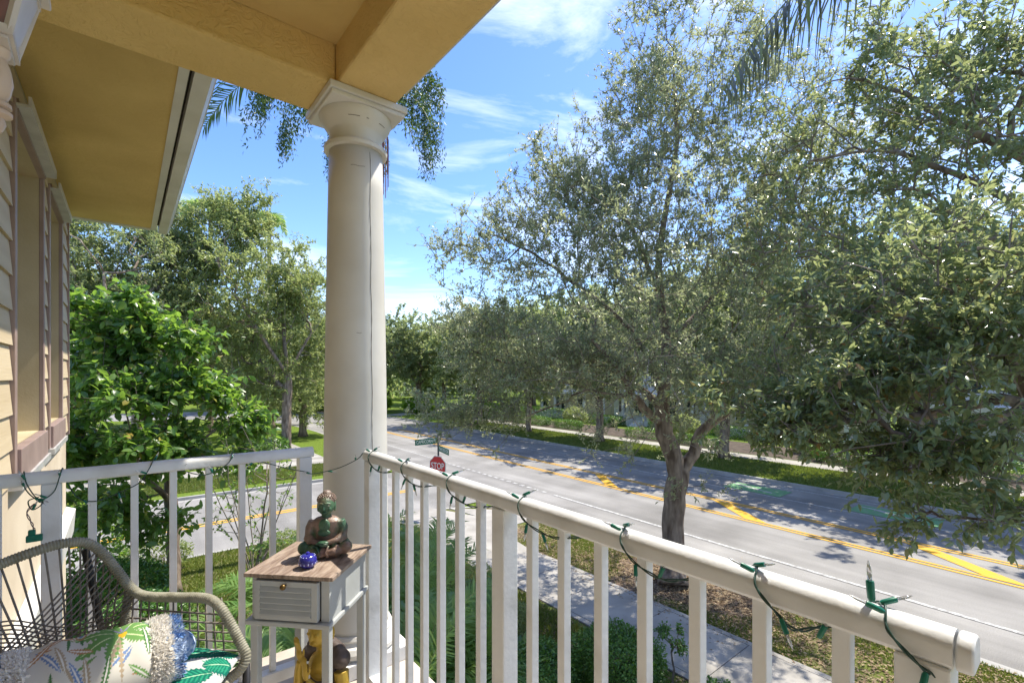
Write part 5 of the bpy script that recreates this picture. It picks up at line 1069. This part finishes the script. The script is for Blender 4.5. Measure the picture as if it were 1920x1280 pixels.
for i, (y_, ln_h, h_, lb) in enumerate([(8.5, 5, .9, 'clipped hedge right behind the across street pavement, below the broad leaved branches'), (-2.5, 6, 1.0, 'clipped hedge behind the across street pavement at the right edge'), (38.5, 5, .9, 'clipped hedge behind the across street pavement near the bend'), (45, 5, 1.0, 'clipped hedge behind the across street pavement at its far end')]):
    bush('hedge', lb, 'hedge', (rx(y_, 14.3)[0], y_, .12), (1.2, ln_h, h_), 4200, .11, .06, 'hedge', 230 + i)
for i, (y_, lb) in enumerate([(12, 'loose shrub at the cream townhouse porch'), (22, 'loose shrub between the cream and the white townhouse'), (35, 'loose shrub by the white townhouse corner'), (4.5, 'loose shrub by the right hand townhouse steps')]):
    bush('shrub', lb, 'shrub', (rx(y_, 17.2)[0], y_, .12), (2.2, 2.6, 1.9), 3600, .15, .08, 'midleaf', 240 + i, box=False)
# hedges and plants below the balcony
for i, (x, y_, sx, sy, sz, n_, lb) in enumerate([(6.45, 5.15, 1.2, 1.3, .85, 13000, 'clipped green hedge block beside the pavement below the railing'), (5.2, 5.9, 1.5, 1.1, .62, 12000, 'lower clipped hedge left of the hedge block'), (6.75, 3.35, 1.1, 1.2, .55, 9000, 'low clipped hedge at the foot of the picture under the railing'), (5.6, 3.6, 1.3, 1.6, .5, 9000, 'low clipped hedge close under the balcony')]):
    bush('hedge', lb, 'hedge', (x, y_, .12), (sx, sy, sz), n_, .058, .032, 'hedge', 150 + i, group=None)
bush('hedge', 'rounded green hedge behind the rope chair on the left', 'hedge', (-.15, 13.6, .12), (2.0, 1.5, 1.15), 7000, .085, .045, 'hedge', 160, box=False)
bush('hedge', 'darker green bush below the left hedge', 'hedge', (.2, 11.6, .12), (1.8, 1.4, 1.0), 5200, .085, .045, 'hedge', 161, box=False)
bush('bush', 'clipped dark bush at the corner by the palms', 'bush', (5.3, 13.4, .12), (1.3, 1.3, 1.3), 4200, .07, .04, 'hedge', 162)
bush('bush', 'blue green low shrub among the palms', 'bush', (5.9, 7.6, .12), (1.2, 1.2, .7), 4200, .07, .02, 'midleaf', 163, box=False)
bush('bush', 'sage green sprawling shrub between the balusters', 'bush', (6.3, 9.0, .12), (1.2, 1.3, .9), 3000, .07, .03, 'midleaf', 164, box=False)
bush('bush', 'silvery flowering shrub left of the buddha statue', 'bush', (3.5, 14.4, .12), (1.2, 1.0, .9), 3000, .06, .035, 'midleaf', 165, box=False)
bush('bush', 'round bush by the far pavement left of the railing post', 'bush', (7.2, 33.5, .12), (2.2, 2.2, 1.5), 3000, .14, .08, 'hedge', 166, box=False)
bush('ground_cover', 'leafy ground cover under the palms by the house', 'ground cover', (3.6, 4.6, .12), (2.2, 3.0, .5), 5200, .10, .05, 'brightleaf', 167, box=False)
bush('shrub', 'leafy shrub beside the house wall under the bright green tree', 'shrub', (-1.2, 14.6, .12), (2.4, 2.0, 2.4), 3600, .13, .07, 'brightleaf', 251, box=False)
bush('shrub', 'loose yellow green shrub at the kerb of the side street', 'shrub', (.6, 15.9, .12), (1.6, .9, .9), 2400, .09, .04, 'midleaf', 252, box=False)
# sapling
sp0 = P(1262, 1290, 8.2); sb_ = (sp0[0], sp0[1], .12)
st_ = tree('sapling', 'small leafy sapling standing at the pavement edge under the railing', 'sapling', sb_, [[sb_, np.array(sb_) + [.02, 0, .3], np.array(sb_) + [.0, .02, .55]]], [(np.array(sb_) + [0, 0, .72], (.22, .22, .16), 22, 6)], .018, 171, 'hedge', .075, .035, ntw=3, ltw=.10, nlf=6, rtip=.002)
# multi stem shrub behind the side rail
sb3 = np.array([2.35, 12.4, .12]); lim = [[sb3, sb3 + [0, 0, .15]]]
r = np.random.default_rng(9)
for kk in range(8):
    a = kk * .8; lim.append([sb3 + [0, 0, .15], sb3 + [cos(a)*.25, sin(a)*.25, 1.2], sb3 + [cos(a)*.7, sin(a)*.7, 2.4], sb3 + [cos(a)*1.0, sin(a)*1.0, 3.1]])
tree('shrub', 'tall thin multi stemmed shrub with sparse leaves behind the side railing', 'shrub', tuple(sb3), lim, [(sb3 + [0, 0, 2.9], (1.1, 1.1, .9), 60, 16), (sb3 + [0, 0, 1.6], (.9, .9, .6), 24, 8)], .05, 172, 'brightleaf', .10, .05, ntw=2, ltw=.22, nlf=5, rtip=.003)
# palms
pc_ = [(3.3, 6.3, 2.0, 'feathery palm clump nearest the balcony corner'), (4.3, 8.0, 2.3, 'feathery palm clump left of the railing post'), (5.0, 9.6, 2.0, 'feathery palm clump behind the others by the corner grass'), (3.0, 8.9, 2.6, 'feathery palm clump just right of the column'), (4.7, 6.6, 1.5, 'short feathery palm clump beside the hedge'), (1.9, 7.6, 1.7, 'feathery palm clump below the side table'), (2.4, 9.8, 2.2, 'feathery palm clump seen left of the table')]
for i, (x, y_, ln, lb) in enumerate(pc_):
    palm('palm', lb, (x, y_, .12), .35, 24, ln, 44, .46, .036, 180 + i, trunk_r=0, droop=1.5, elev=(.45, 1.35), ldroop=.5, cat='palm', group='feathery palms below the balcony')
# palm behind the column: hanging clumps of small leaflets
q = P(662, 200, 8.0); fb = (q[0], q[1], .12); htop = q[2] - .12 + .5
fp = palm('fishtail_palm', 'palm with drooping frayed fronds showing either side of the column top', fb, htop, 9, 1.5, 10, .3, .03, 190, trunk_r=.13, droop=1.6, elev=(.1, .9), lm='palmdark')
r = np.random.default_rng(77); Vt = []; Ft = []; at = []; c = 0
fx_ = []
for fi in range(10):
    a = fi * .628 + .2; R_ = 1.25 + .35 * r.random(); tipz = htop + .05 - .3 * r.random()
    pts = np.array(spline([(0, 0, htop - .1), (cos(a)*R_*.5, sin(a)*R_*.5, tipz + .35), (cos(a)*R_*.9, sin(a)*R_*.9, tipz + .05), (cos(a)*R_*1.1, sin(a)*R_*1.1, tipz - .45)], 8))
    P_, A_, N_ = [], [], []
    for j in range(84):
        s0 = pts[int(len(pts) * (.25 + .74 * r.random()))] + r.normal(size=3) * .06; ln = r.uniform(.25, .75)
        n_ = int(ln * 42)
        for q2 in range(n_): P_.append(s0 + np.array([0, 0, -ln * q2 / n_]) + r.normal(size=3) * .03); A_.append(nrm(r.normal(size=3) * .6 + [0, 0, -.8])); N_.append(nrm(r.normal(size=3)))
    P_, A_, N_ = map(np.array, (P_, A_, N_)); kN = len(P_)
    V, Fc, k4 = leaves2(P_, A_, N_, np.full(kN, .075), np.full(kN, .022)); obj('frond', npmesh('frond', V, Fc, M['palmdark'], False, np.repeat(r.random(kN), k4)), fp)
m = MB()
for j in range(40):
    x, y_ = r.normal(size=2) * .12 + Rv[:2] * .42 ; ztop = htop - .9 - .2 * r.random(); m.tube([(x * .6, y_ * .6, ztop + .4), (x, y_, ztop), (x, y_, ztop - .6 - .4 * r.random())], .006, 4, False)
m.build('seed_strings', M['redfruit'], fp)
# palms whose fronds hang into the view
q = P(648, 120, 15.0); palm('palm_tree', 'slender palm behind the column whose frond hangs beside the gutter', (q[0], q[1], .12), q[2], 0, 4.6, 60, 1.0, .06, 191, lm='palmdark', trunk_r=.15, droop=1.1, ldroop=1.2, az=[(math.atan2(-Rv[1], -Rv[0]), .12), (math.atan2(-Rv[1], -Rv[0]) + .5, .2), (1.6, .6), (2.2, .8), (.9, .9), (3.6, .8)])
q = P(1530, -230, 5.0)
palm('palm_tree', 'palm standing outside the right edge with a dusky frond hanging in at the top', (7.3, -.1, .12), 10.3, 0, 4.1, 60, 1.15, .045, 192, lm='palmdry', trunk_r=.16, droop=1.35, ldroop=4.0, vee=-.5, az=[(math.atan2(2.33 + .1, 5.06 - 7.3) - .12, .12), (3.5, .5), (4.2, .3), (4.8, .6), (5.4, .3)])
q = P(395, 395, 44); palm('palm_tree', 'tall palm whose green head rises over the left oaks', (q[0], q[1], .12), q[2], 15, 3.4, 40, 1.0, .10, 193, trunk_r=.2, droop=1.7, elev=(-.1, 1.2))
q = P(505, 412, 46); palm('palm_tree', 'palm with its head beside the top of the left oaks near the column', (q[0], q[1], .12), q[2], 13, 2.2, 34, .9, .10, 194, trunk_r=.2, droop=1.8, elev=(0, 1.1))
print('tris', sum(len(m.polygons) for m in bpy.data.meshes))
